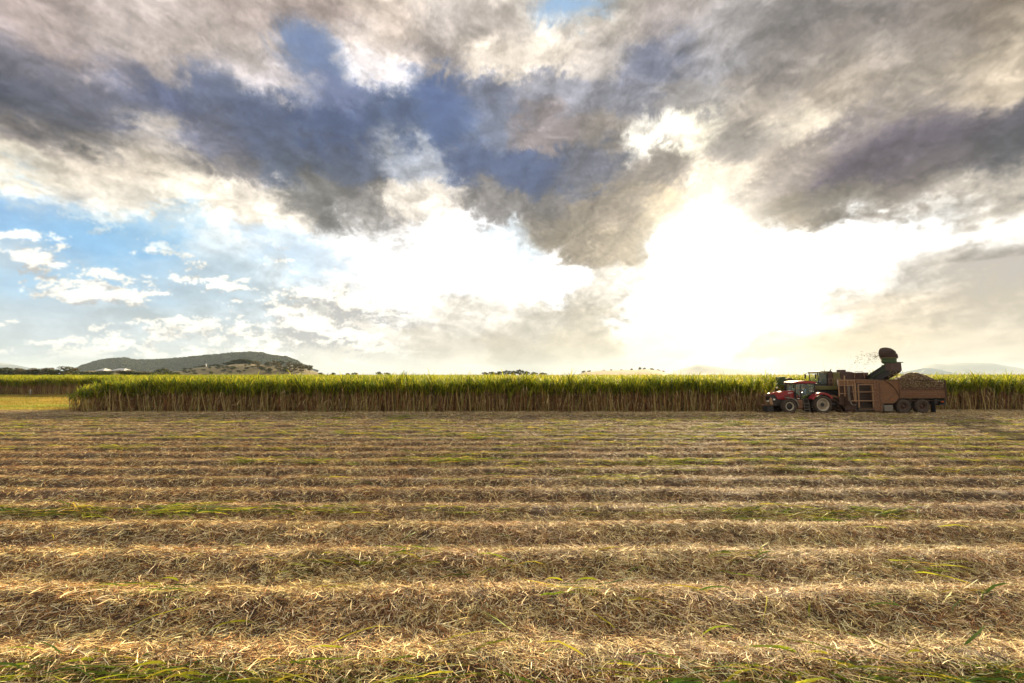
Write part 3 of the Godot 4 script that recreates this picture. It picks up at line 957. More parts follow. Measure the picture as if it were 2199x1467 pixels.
func build_house() -> void:
	var white := coat(Color(0.50, 0.50, 0.48), Color(0.38, 0.37, 0.34), 0.3, 0.6)
	var wall := coat(Color(0.5, 0.46, 0.4), Color(0.4, 0.36, 0.3), 0.3, 0.8)
	var dark := coat(Color(0.03, 0.035, 0.04), Color(0.05, 0.05, 0.05), 0.3, 0.2)
	var spots := [[-290.0, 340.0, 9.0, "white roofed farmhouse half hidden by the hedge", "farmhouse"], [-297.5, 334.0, 5.0, "smaller white roofed shed beside the farmhouse", "farm_shed"]]
	for s in spots:
		var h := thing(s[4], s[3], "house" if s[4] == "farmhouse" else "shed", Vector3(s[0], 4.4, -s[1]))
		var w: float = s[2] * 0.5
		var st := start()
		slab(st, Vector3(-w, -2.0, -4.0), Vector3(w, 2.6, 4.0), 0.02)
		part("wall", st, wall, h)
		st = start()
		for side in [-1.0, 1.0]:
			face(st, [Vector3(-w - 0.6, 2.55, side * 4.7), Vector3(w + 0.6, 2.55, side * 4.7), Vector3(w - 2.2, 4.3, 0), Vector3(-w + 2.2, 4.3, 0)], Vector3(0, 1, side))
			face(st, [Vector3(side * (w + 0.6), 2.55, -4.7), Vector3(side * (w + 0.6), 2.55, 4.7), Vector3(side * (w - 2.2), 4.3, 0)], Vector3(side, 1, 0))
		face(st, [Vector3(-w - 0.6, 2.5, -4.7), Vector3(w + 0.6, 2.5, -4.7), Vector3(w + 0.6, 2.5, 4.7), Vector3(-w - 0.6, 2.5, 4.7)], Vector3.DOWN)
		part("roof", st, white, h)
		for k in 3:
			st = start()
			slab(st, Vector3(-w + 0.8 + k * w * 0.62, 0.9, 3.98), Vector3(-w + 2.0 + k * w * 0.62, 2.0, 4.04), 0.005)
			part("window", st, dark, h)
	# a slender white tower and a low shed on the grassy hill
	var tower := thing("white_tower", "slender white tower standing on the grassy hill", "tower", Vector3(-430.0, 15.0, -642.0))
	var ts := start(1)
	tube(ts, [Vector3(0, -1, 0), Vector3(0, 3.0, 0)], [0.9, 0.75], 12)
	part("shaft", ts, white, tower)
	ts = start(1)
	tube(ts, [Vector3(0, 3.0, 0), Vector3(0, 3.1, 0), Vector3(0, 4.2, 0), Vector3(0, 4.9, 0)], [0.95, 0.95, 0.55, 0.1], 12)
	part("cap", ts, white, tower)
	var shed := thing("hill_shed", "low brown shed beside the white tower", "shed", Vector3(-419.0, 14.6, -640.0))
	ts = start()
	slab(ts, Vector3(-3.4, -1, -2), Vector3(3.4, 1.5, 2), 0.02)
	part("wall", ts, wall, shed)
	ts = start()
	prism(ts, [Vector2(-3.8, 1.5), Vector2(0, 2.4), Vector2(3.8, 1.5)], -2.2, 2.2)
	part("roof", ts, bark, shed)
	# a fence post before the far cane
	var post := thing("fence_post", "weathered pale fence post in front of the far cane", "post", Vector3(-92.6, -0.15, -88.2))
	ts = start(1)
	tube(ts, [Vector3(0, -0.2, 0), Vector3(0.02, 0.7, 0), Vector3(0.0, 1.32, 0.01)], [0.11, 0.10, 0.095], 8)
	part("shaft", ts, coat(Color(0.34, 0.32, 0.26), Color(0.22, 0.19, 0.14), 0.4, 0.9, 0.0, 3.0), post)


# ---------- the machines ----------

var M := {}

func build_materials() -> void:
	var dust := Color(0.22, 0.135, 0.075)
	M.red = coat(Color(0.27, 0.012, 0.016), Color(0.20, 0.045, 0.035), 0.22, 0.32, 0.0, 0.6)
	M.dark = coat(Color(0.03, 0.024, 0.02), dust, 0.30, 0.7, 0.0, 1.2)
	M.black = coat(Color(0.018, 0.016, 0.015), Color(0.09, 0.06, 0.04), 0.25, 0.6, 0.0, 1.5)
	M.rubber = coat(Color(0.035, 0.025, 0.018), Color(0.12, 0.075, 0.042), 0.42, 0.9, 0.0, 1.4)
	M.rim = coat(Color(0.5, 0.43, 0.32), Color(0.28, 0.19, 0.11), 0.32, 0.5, 0.1, 1.6)
	M.rim2 = coat(Color(0.36, 0.29, 0.20), Color(0.16, 0.11, 0.065), 0.45, 0.6, 0.0, 2.0)
	M.rust = coat(Color(0.13, 0.055, 0.022), Color(0.24, 0.125, 0.06), 0.42, 0.75, 0.0, 0.8)
	M.rust2 = coat(Color(0.19, 0.085, 0.03), Color(0.10, 0.045, 0.02), 0.45, 0.7, 0.0, 0.9)
	M.rustdark = coat(Color(0.06, 0.028, 0.016), Color(0.13, 0.065, 0.035), 0.35, 0.8, 0.0, 1.1)
	M.pale = coat(Color(0.32, 0.18, 0.085), Color(0.20, 0.10, 0.05), 0.35, 0.6, 0.0, 1.3)
	M.steel = coat(Color(0.40, 0.37, 0.33), dust, 0.25, 0.35, 0.7, 2.0)
	M.green = coat(Color(0.03, 0.06, 0.012), Color(0.075, 0.06, 0.03), 0.35, 0.7, 0.0, 1.0)
	M.olive = coat(Color(0.13, 0.12, 0.03), Color(0.18, 0.11, 0.05), 0.4, 0.6, 0.0, 1.0)
	M.brown = coat(Color(0.055, 0.024, 0.016), Color(0.12, 0.06, 0.034), 0.4, 0.6, 0.0, 1.0)
	M.white = coat(Color(0.75, 0.73, 0.68), Color(0.5, 0.42, 0.32), 0.2, 0.4, 0.0, 2.0)
	M.grey = coat(Color(0.16, 0.14, 0.11), Color(0.22, 0.16, 0.10), 0.4, 0.6, 0.0, 1.2)
	var glass := StandardMaterial3D.new()
	glass.transparency = BaseMaterial3D.TRANSPARENCY_ALPHA
	glass.albedo_color = Color(0.75, 0.9, 0.85, 0.12)
	glass.roughness = 0.03
	glass.cull_mode = BaseMaterial3D.CULL_DISABLED
	M.glass = glass
	var lens := StandardMaterial3D.new()
	lens.albedo_color = Color(0.9, 0.9, 0.88)
	lens.roughness = 0.1
	lens.metallic = 0.3
	M.lens = lens
	var amber := StandardMaterial3D.new()
	amber.albedo_color = Color(0.85, 0.35, 0.05)
	amber.roughness = 0.25
	M.amber = amber


# a wheel with its axle along z; "near" is the side (+1 or -1) that shows the dished rim
func wheel(parent: Node, at: Vector3, r: float, rim: float, wide: float, near: float, lugs: int, rim_mat: Material, dish_mat: Material, hub_mat: Material) -> void:
	var o := Node3D.new()
	o.name = "wheel"
	o.position = at
	parent.add_child(o, true)
	var h := wide * 0.5
	var st := start(1)
	lathe(st, Vector3.ZERO, [Vector2(rim, -h * 0.75), Vector2(rim + 0.05, -h * 0.95), Vector2((r + rim) * 0.5, -h), Vector2(r - 0.09, -h * 0.93), Vector2(r - 0.04, -h * 0.75), Vector2(r - 0.035, h * 0.75), Vector2(r - 0.09, h * 0.93), Vector2((r + rim) * 0.5, h), Vector2(rim + 0.05, h * 0.95), Vector2(rim, h * 0.75)], 36)
	st.set_smooth_group(-1)
	for k in lugs:
		for s in [-1.0, 1.0]:
			var a := TAU * (k + (0.25 if s > 0.0 else 0.75)) / lugs
			var turn := Basis(Vector3(0, 0, 1), a) * Basis(Vector3.RIGHT, s * 0.55)
			box(st, Basis(Vector3(0, 0, 1), a) * Vector3(r - 0.03, 0, s * h * 0.5), Vector3(0.06, r * 0.075, h * 1.05), turn, 0.012)
	part("tyre", st, M.rubber, o)
	st = start(2)
	lathe(st, Vector3.ZERO, [Vector2(rim + 0.012, near * h * 0.80), Vector2(rim - 0.02, near * h * 0.88), Vector2(rim - 0.055, near * h * 0.80), Vector2(rim - 0.075, near * h * 0.25)], 30)
	part("rim", st, rim_mat, o)
	st = start(2)
	lathe(st, Vector3.ZERO, [Vector2(rim - 0.075, near * h * 0.25), Vector2(rim * 0.62, near * h * 0.05), Vector2(rim * 0.55, near * h * 0.36), Vector2(rim * 0.34, near * h * 0.42), Vector2(0.0001, near * h * 0.42)], 30)
	part("dish", st, dish_mat, o)
	st = start(2)
	lathe(st, Vector3.ZERO, [Vector2(rim * 0.33, near * h * 0.44), Vector2(rim * 0.28, near * h * 0.62), Vector2(rim * 0.12, near * h * 0.66), Vector2(0.0001, near * h * 0.66)], 16)
	st.set_smooth_group(-1)
	for k in 8:
		var a := TAU * k / 8.0
		box(st, Vector3(cos(a) * rim * 0.42, sin(a) * rim * 0.42, near * h * 0.47), Vector3(0.035, 0.035, 0.04), Basis(Vector3(0, 0, 1), a), 0.006)
	part("hub", st, hub_mat, o)


# a curved sheet over a wheel: centre, radius, from and to (degrees), z from and to
func guard(st: SurfaceTool, c: Vector3, r: float, a0: float, a1: float, z0: float, z1: float, thick := 0.035, lip := 0.06) -> void:
	var n := 14
	for k in n:
		var p := deg_to_rad(lerpf(a0, a1, float(k) / n))
		var q := deg_to_rad(lerpf(a0, a1, float(k + 1) / n))
		var u := Vector3(cos(p), sin(p), 0)
		var w := Vector3(cos(q), sin(q), 0)
		for e in [[r, 1.0], [r - thick, -1.0]]:
			face(st, [c + u * e[0] + Vector3(0, 0, z0), c + w * e[0] + Vector3(0, 0, z0), c + w * e[0] + Vector3(0, 0, z1), c + u * e[0] + Vector3(0, 0, z1)], (u + w) * e[1])
		for z in [z0, z1]:
			var s := signf(z - (z0 + z1) * 0.5)
			face(st, [c + u * (r - thick - lip) + Vector3(0, 0, z), c + w * (r - thick - lip) + Vector3(0, 0, z), c + w * r + Vector3(0, 0, z), c + u * r + Vector3(0, 0, z)], Vector3(0, 0, s))


func build_tractor() -> void:
	var t := thing("tractor", "dusty red farm tractor with glazed cab pulling the rusty trailer", "tractor", Vector3(29.35, 0.02, -47.6))
	# bonnet: a sloping red shell with a dark nose
	var st := start()
	prism(st, [Vector2(-2.05, 1.42), Vector2(-2.32, 1.9), Vector2(-2.84, 1.93), Vector2(-2.75, 1.99), Vector2(-2.1, 2.14), Vector2(-1.2, 2.25), Vector2(-0.42, 2.30), Vector2(-0.36, 1.36), Vector2(-1.0, 1.36)], -0.44, 0.44)
	var bonnet := part("bonnet", st, M.red, t)
	st = start()
	for k in 6:     # the row of worn pale letters on the bonnet side, too small to read
		slab(st, Vector3(-0.98 + k * 0.085, 2.02 + k * 0.008, 0.438), Vector3(-0.98 + k * 0.085 + 0.06, 2.10 + k * 0.006, 0.446), 0.002)
	part("lettering", st, M.white, bonnet)
	st = start()
	for k in 4:
		slab(st, Vector3(-1.35 + k * 0.14, 1.55, 0.436), Vector3(-1.27 + k * 0.14, 1.86, 0.446), 0.002)
	part("side_vent", st, M.black, bonnet)
	st = start()
	prism(st, [Vector2(-2.86, 1.90), Vector2(-2.33, 1.89), Vector2(-2.06, 1.42), Vector2(-2.2, 1.28), Vector2(-2.78, 1.28), Vector2(-2.88, 1.6)], -0.41, 0.41)
	var nose := part("grille", st, M.black, t)
	for s in [-1.0, 1.0]:
		st = start()
		box(st, Vector3(-2.42, 1.40, s * 0.42), Vector3(0.2, 0.16, 0.05), Basis.IDENTITY, 0.02)
		part("headlight", st, M.lens, nose)
	st = start()
	slab(st, Vector3(-2.5, 0.75, -0.33), Vector3(1.9, 1.40, 0.33), 0.04)
	slab(st, Vector3(-1.5, 0.6, -0.8), Vector3(-1.0, 0.85, 0.8), 0.03)
	slab(st, Vector3(1.6, 0.55, -0.85), Vector3(2.5, 1.35, 0.85), 0.06)
	slab(st, Vector3(-0.5, 1.36, -0.7), Vector3(1.5, 1.5, 0.7), 0.02)
	part("chassis", st, M.dark, t)
	# front frame with ballast
	var fr := Node3D.new()
	fr.name = "front_frame"
	t.add_child(fr)
	st = start()
	slab(st, Vector3(-3.85, 0.78, 0.30), Vector3(-2.5, 0.90, 0.42), 0.01)
	slab(st, Vector3(-3.85, 0.78, -0.42), Vector3(-2.5, 0.90, -0.30), 0.01)
	slab(st, Vector3(-3.85, 0.78, -0.6), Vector3(-3.72, 0.92, 0.6), 0.01)
	slab(st, Vector3(-3.45, 0.90, -0.55), Vector3(-3.36, 1.80, -0.45), 0.01)
	slab(st, Vector3(-3.45, 0.90, 0.45), Vector3(-3.36, 1.80, 0.55), 0.01)
	slab(st, Vector3(-3.46, 1.72, -0.62), Vector3(-3.35, 1.80, 0.62), 0.01)
	slab(st, Vector3(-3.36, 1.74, 0.46), Vector3(-2.86, 1.80, 0.54), 0.01)
	part("frame_bar", st, M.rust, fr)
	st = start()
	prism(st, [Vector2(-2.9, 0.9), Vector2(-2.98, 1.3), Vector2(-2.86, 1.62), Vector2(-2.74, 1.58), Vector2(-2.62, 1.1), Vector2(-2.55, 0.9)], 0.46, 0.52)
	part("gusset", st, M.pale, fr)
	for k in 2:
		st = start()
		box(st, Vector3(-3.20 + k * 0.13, 1.24, 0.5), Vector3(0.06, 0.18, 0.05), Basis.IDENTITY, 0.01)
		part("marker", st, M.white, fr)
	st = start()
	for k in 8:
		slab(st, Vector3(-3.15, 0.14, -0.42 + k * 0.105), Vector3(-2.5, 0.78, -0.42 + k * 0.105 + 0.09), 0.03)
	part("ballast", st, M.black, fr)
	# wheels and their guards
	for s in [-1.0, 1.0]:
		wheel(t, Vector3(-1.26, 0.74, s * 0.93), 0.75, 0.41, 0.48, s, 20, M.rim, M.black, M.black)
		wheel(t, Vector3(2.06, 0.92, s * 0.95), 0.93, 0.62, 0.58, s, 24, M.rim, M.rim2, M.black)
		st = start()
		guard(st, Vector3(-1.26, 0.74, 0), 0.90, 108.0, 2.0, s * 0.70, s * 1.18)
		part("mudguard", st, M.grey, t)
		st = start()
		guard(st, Vector3(2.02, 0.9, 0), 1.25, 152.0, 34.0, s * 0.62, s * 1.26, 0.05, 0.13)
		part("rear_fender", st, M.red, t)
	# cab
	var cab := Node3D.new()
	cab.name = "cab"
	t.add_child(cab)
	st = start()
	prism(st, [Vector2(-0.66, 3.06), Vector2(-0.60, 3.18), Vector2(-0.1, 3.28), Vector2(0.6, 3.32), Vector2(1.3, 3.29), Vector2(1.68, 3.20), Vector2(1.72, 3.06)], -0.86, 0.86)
	part("roof", st, M.red, cab)
	st = start()
	for s in [-1.0, 1.0]:
		tube(st, [Vector3(-0.30, 1.5, s * 0.66), Vector3(-0.42, 2.3, s * 0.76), Vector3(-0.40, 3.06, s * 0.78)], [0.04], 6)
		tube(st, [Vector3(0.12, 1.5, s * 0.74), Vector3(0.10, 2.3, s * 0.80), Vector3(0.12, 3.06, s * 0.80)], [0.045], 6)
		tube(st, [Vector3(1.1, 1.9, s * 0.72), Vector3(1.5, 2.2, s * 0.78), Vector3(1.56, 3.06, s * 0.78)], [0.055], 6)
	slab(st, Vector3(-0.45, 2.98, -0.8), Vector3(1.6, 3.055, 0.8), 0.01)
	slab(st, Vector3(-0.36, 1.42, -0.62), Vector3(-0.28, 2.2, 0.62), 0.01)
	slab(st, Vector3(1.45, 1.5, -0.72), Vector3(1.6, 2.25, 0.72), 0.01)
	part("pillar_frame", st, M.black, cab)
	for s in [-1.0, 1.0]:
		for w in [[[-0.40, 2.22], [0.06, 1.55], [0.08, 2.98], [-0.38, 2.98]], [[0.16, 1.55], [1.0, 1.9], [1.46, 2.24], [1.5, 2.98], [0.16, 2.98]]]:
			st = start()
			var pts := []
			for p in w:
				pts.append(Vector3(p[0], p[1], s * (0.765 if p[1] > 2.0 else 0.72)))
			face(st, pts, Vector3(0, 0, s))
			part("window", st, M.glass, cab)
	st = start()
	face(st, [Vector3(-0.41, 2.24, -0.7), Vector3(-0.41, 2.24, 0.7), Vector3(-0.41, 2.98, 0.72), Vector3(-0.41, 2.98, -0.72)], Vector3.LEFT)
	part("windscreen", st, M.glass, cab)
	st = start()
	slab(st, Vector3(0.75, 1.55, -0.26), Vector3(1.25, 1.85, 0.26), 0.05)
	box(st, Vector3(1.28, 2.25, 0), Vector3(0.14, 0.85, 0.5), Basis(Vector3(0, 0, 1), -0.12), 0.05)
	part("driver_seat", st, M.black, cab)
	st = start()
	tube(st, [Vector3(0.0, 1.5, 0), Vector3(0.18, 2.12, 0)], [0.03], 6)
	var ring := []
	for k in 17:
		var a := TAU * k / 16.0
		ring.append(Vector3(0.20, 2.14, 0) + Basis(Vector3(0, 0, 1), 0.6) * Vector3(0, cos(a) * 0.02, 0) + Vector3(-sin(a) * 0.08, cos(a) * 0.16, 0).rotated(Vector3(0, 0, 1), -0.7) * 0.0 + Vector3(cos(a) * 0.17, -cos(a) * 0.10, sin(a) * 0.19))
	tube(st, ring, [0.014], 5, false)
	part("steering_wheel", st, M.black, cab)
	st = start()
	box(st, Vector3(-0.72, 2.75, 0.98), Vector3(0.06, 0.34, 0.2), Basis.IDENTITY, 0.02)
	tube(st, [Vector3(-0.4, 2.98, 0.78), Vector3(-0.7, 2.94, 0.98)], [0.014], 5)
	part("mirror", st, M.black, cab)
	st = start()
	for s in [-1.0, 1.0]:
		box(st, Vector3(-0.70, 3.10, s * 0.55), Vector3(0.07, 0.1, 0.18), Basis.IDENTITY, 0.015)
	part("work_lamp", st, M.lens, cab)
	# steps, tank, exhaust
	st = start()
	for x in [0.30, 0.80]:
		tube(st, [Vector3(x, 1.42, 0.86), Vector3(x, 0.55, 1.0), Vector3(x, 0.14, 1.02)], [0.022], 6)
	for y in [0.14, 0.42, 0.72, 1.02]:
		slab(st, Vector3(0.29, y - 0.015, 0.88), Vector3(0.81, y + 0.02, 1.06), 0.006)
	part("cab_step", st, M.grey, t)
	st = start()
	box(st, Vector3(-0.12, 0.93, 0.72), Vector3(0.62, 0.92, 0.5), Basis.IDENTITY, 0.09)
	for y in [0.72, 1.1]:
		slab(st, Vector3(-0.44, y - 0.03, 0.46), Vector3(0.20, y + 0.03, 0.985), 0.01)
	part("fuel_tank", st, M.rust, t)
	st = start(1)
	tube(st, [Vector3(-0.62, 2.1, -0.62), Vector3(-0.62, 2.9, -0.62), Vector3(-0.62, 3.15, -0.62), Vector3(-0.55, 3.28, -0.62)], [0.09, 0.09, 0.05, 0.05], 10)
	part("exhaust_stack", st, M.black, t)
	build_driver()
	# green leaves caught on the cab steps
	st = start()
	for q in [[0.0, 0.95, 0.035], [0.25, 1.1, 0.03], [-0.22, 0.7, 0.028], [0.45, 0.8, 0.026]]:
		var a: float = q[0]
		var pts := []
		for k in 5:
			var f := k / 4.0
			pts.append(Vector3(q[1] * f * (0.7 + a), q[1] * f * (0.75 - a * 0.4) - 0.18 * f * f, 0.04 * sin(f * 4.0 + a)))
		ribbon(st, pts, [0.02, q[2], q[2], q[2] * 0.6, 0.001], Vector3(-0.5, 0.6, 0.6).normalized(), Color(0.2, 0.27, 0.03))
	var wisp := part("caught_cane_leaf", st, green_mat, self)
	wisp.position = Vector3(29.35 - 0.02, 1.5, -47.6 + 1.02)
	tag(wisp, "sprig of green cane leaves caught on the tractor steps", "leaves")


# ---------- the driver: one skin over tapered bones ----------

func field_mesh(st: SurfaceTool, bones: Array, cell: float, blend: float, color_of: Callable) -> void:
	var lo := Vector3(1e9, 1e9, 1e9)
	var hi := -lo
	for b in bones:
		for e in 2:
			var r := Vector3.ONE * (maxf(b[2], b[3]) + cell * 2.0)
			lo = lo.min(b[e] - r)
			hi = hi.max(b[e] + r)
	var n := Vector3i(((hi - lo) / cell).ceil()) + Vector3i.ONE
	var val := PackedFloat32Array()
	val.resize(n.x * n.y * n.z)
	for k in n.z:
		for j in n.y:
			for i in n.x:
				var p := lo + Vector3(i, j, k) * cell
				var d := 1e3
				for b in bones:
					var ab: Vector3 = b[1] - b[0]
					var t := clampf((p - b[0]).dot(ab) / maxf(ab.length_squared(), 1e-9), 0.0, 1.0)
					var e: float = p.distance_to(b[0] + ab * t) - lerpf(b[2], b[3], t)
					var h := clampf(0.5 + 0.5 * (d - e) / blend, 0.0, 1.0)
					d = lerpf(d, e, h) - blend * h * (1.0 - h)
				val[(k * n.y + j) * n.x + i] = d
	var cells := {}
	var sx := n.x
	var sy := n.x * n.y
	for k in n.z - 1:
		for j in n.y - 1:
			for i in n.x - 1:
				var o := (k * n.y + j) * n.x + i
				var sum := Vector3.ZERO
				var hits := 0
				for e in [[0, 1], [0, sx], [0, sy], [1, 1 + sx], [1, 1 + sy], [sx, 1 + sx], [sx, sx + sy], [sy, 1 + sy], [sy, sx + sy], [1 + sx, 1 + sx + sy], [1 + sy, 1 + sx + sy], [sx + sy, 1 + sx + sy]]:
					var a := val[o + e[0]]
					var b := val[o + e[1]]
					if (a < 0.0) != (b < 0.0):
						var t := a / (a - b)
						var pa := Vector3(e[0] % sx % 2, (e[0] % sy) / sx, e[0] / sy)
						var pb := Vector3(e[1] % sx % 2, (e[1] % sy) / sx, e[1] / sy)
						sum += pa.lerp(pb, t)
						hits += 1
				if hits:
					cells[o] = lo + (Vector3(i, j, k) + sum / hits) * cell
	for o in cells:
		for ax in 3:
			var step: int = [1, sx, sy][ax]
			var u: int = [sx, sy, 1][ax]
			var w: int = [sy, 1, sx][ax]
			var a := val[o]
			var b := val[o + step]
			if (a < 0.0) == (b < 0.0) or not (cells.has(o - u) and cells.has(o - w) and cells.has(o - u - w)):
				continue
			var out := Vector3.ZERO
			out[ax] = 1.0 if a < 0.0 else -1.0
			st.set_color(color_of.call(cells[o]))
			face(st, [cells[o], cells[o - u], cells[o - u - w], cells[o - w]], out)


func build_driver() -> void:
	var o := thing("person", "driver in a blue shirt and dark cap seated in the red tractor cab", "person", Vector3(29.35 + 0.98, 1.87, -47.6))
	var mat := leafy(0.0, 0.8)
	var hip := Vector3(0.0, 0.10, 0)
	var chest := Vector3(0.03, 0.48, 0)
	var neck := Vector3(0.0, 0.64, 0)
	var bones := [[hip + Vector3(0, 0, -0.07), hip + Vector3(0, 0, 0.07), 0.125, 0.125], [hip, chest, 0.135, 0.15], [chest + Vector3(0, 0.04, -0.12), chest + Vector3(0, 0.04, 0.12), 0.09, 0.09], [chest, neck, 0.09, 0.055], [neck, neck + Vector3(-0.01, 0.06, 0), 0.052, 0.05]]
	for s in [-1.0, 1.0]:
		var sh := chest + Vector3(0, 0.07, s * 0.18)
		var el := Vector3(-0.20, 0.30, s * 0.25)
		var wr := Vector3(-0.52, 0.32, s * 0.16)
		bones.append_array([[sh, el, 0.055, 0.043], [el, wr, 0.042, 0.03]])
		var kn := Vector3(-0.44, 0.12, s * 0.14)
		var an := Vector3(-0.55, -0.30, s * 0.14)
		bones.append_array([[hip + Vector3(0, 0, s * 0.09), kn, 0.085, 0.06], [kn, an, 0.056, 0.04], [an + Vector3(0.03, -0.03, 0), an + Vector3(-0.15, -0.04, 0), 0.042, 0.035]])
	var dress := func(p: Vector3) -> Color:
		if p.y > 0.63:
			return Color(0.30, 0.17, 0.11)
		if p.y < -0.27:
			return Color(0.03, 0.025, 0.02)
		if p.y < 0.17 and not (p.x < -0.1 and p.y > 0.22):
			return Color(0.03, 0.035, 0.05)
		if p.x < -0.26 and p.y > 0.2:
			return Color(0.30, 0.17, 0.11)
		return Color(0.07, 0.13, 0.24)
	var st := start(1)
	field_mesh(st, bones, 0.027, 0.03, dress)
	# head with nose, jaw, brow and ears
	var hc := Vector3(-0.03, 0.80, 0)
	var head := [[hc + Vector3(0.015, 0.03, 0), hc + Vector3(-0.02, -0.02, 0), 0.088, 0.078], [hc + Vector3(-0.03, -0.05, 0), hc + Vector3(-0.05, -0.085, 0), 0.055, 0.04], [hc + Vector3(-0.09, 0.0, 0), hc + Vector3(-0.108, -0.03, 0), 0.010, 0.015], [hc + Vector3(0, -0.06, 0), hc + Vector3(0.02, -0.15, 0), 0.05, 0.052], [hc + Vector3(-0.082, 0.022, -0.04), hc + Vector3(-0.082, 0.022, 0.04), 0.016, 0.016], [hc + Vector3(-0.088, -0.068, -0.02), hc + Vector3(-0.088, -0.068, 0.02), 0.009, 0.009]]
	for s in [-1.0, 1.0]:
		head.append([hc + Vector3(0.01, 0.015, s * 0.085), hc + Vector3(0.015, -0.03, s * 0.082), 0.016, 0.011])
	field_mesh(st, head, 0.009, 0.016, func(p: Vector3) -> Color:
		var q := p - hc
		return Color(0.05, 0.03, 0.025) if (absf(q.y - 0.002) < 0.008 and absf(absf(q.z) - 0.033) < 0.012 and q.x < -0.06) or (q.x > 0.03 and q.y > -0.05) else Color(0.34, 0.19, 0.13))
	for s in [-1.0, 1.0]:
		var w := Vector3(-0.52, 0.32, s * 0.16)
		var palm := w + Vector3(-0.07, 0.0, -s * 0.005)
		var hand := [[w, palm, 0.026, 0.036]]
		for f in 4:
			var root := palm + Vector3(-0.015, 0.026 - f * 0.018, 0)
			var l: float = [0.85, 1.0, 0.95, 0.75][f]
			var k1 := root + Vector3(-0.036, 0.006, -s * 0.004) * l
			var k2 := k1 + Vector3(-0.012, -0.006, -s * 0.026) * l
			hand.append_array([[root, k1, 0.0095, 0.009], [k1, k2, 0.009, 0.0085], [k2, k2 + Vector3(0.018, -0.004, -s * 0.008) * l, 0.0085, 0.007]])
		hand.append_array([[w + Vector3(-0.03, 0.02, -s * 0.01), palm + Vector3(0.0, 0.05, -s * 0.02), 0.013, 0.011], [palm + Vector3(0.0, 0.05, -s * 0.02), palm + Vector3(-0.025, 0.055, -s * 0.035), 0.011, 0.009]])
		field_mesh(st, hand, 0.006, 0.006, func(_p: Vector3) -> Color: return Color(0.34, 0.19, 0.13))
	part("body", st, mat, o)
	st = start(1)
	field_mesh(st, [[hc + Vector3(0.01, 0.06, 0), hc + Vector3(0.0, 0.075, 0), 0.088, 0.078], [hc + Vector3(-0.07, 0.05, -0.03), hc + Vector3(-0.15, 0.045, 0), 0.03, 0.012], [hc + Vector3(-0.07, 0.05, 0.03), hc + Vector3(-0.15, 0.045, 0), 0.03, 0.012]], 0.012, 0.015, func(_p: Vector3) -> Color: return Color(0.06, 0.015, 0.015))
	part("cap", st, mat, o)


# ---------- the trailer ----------

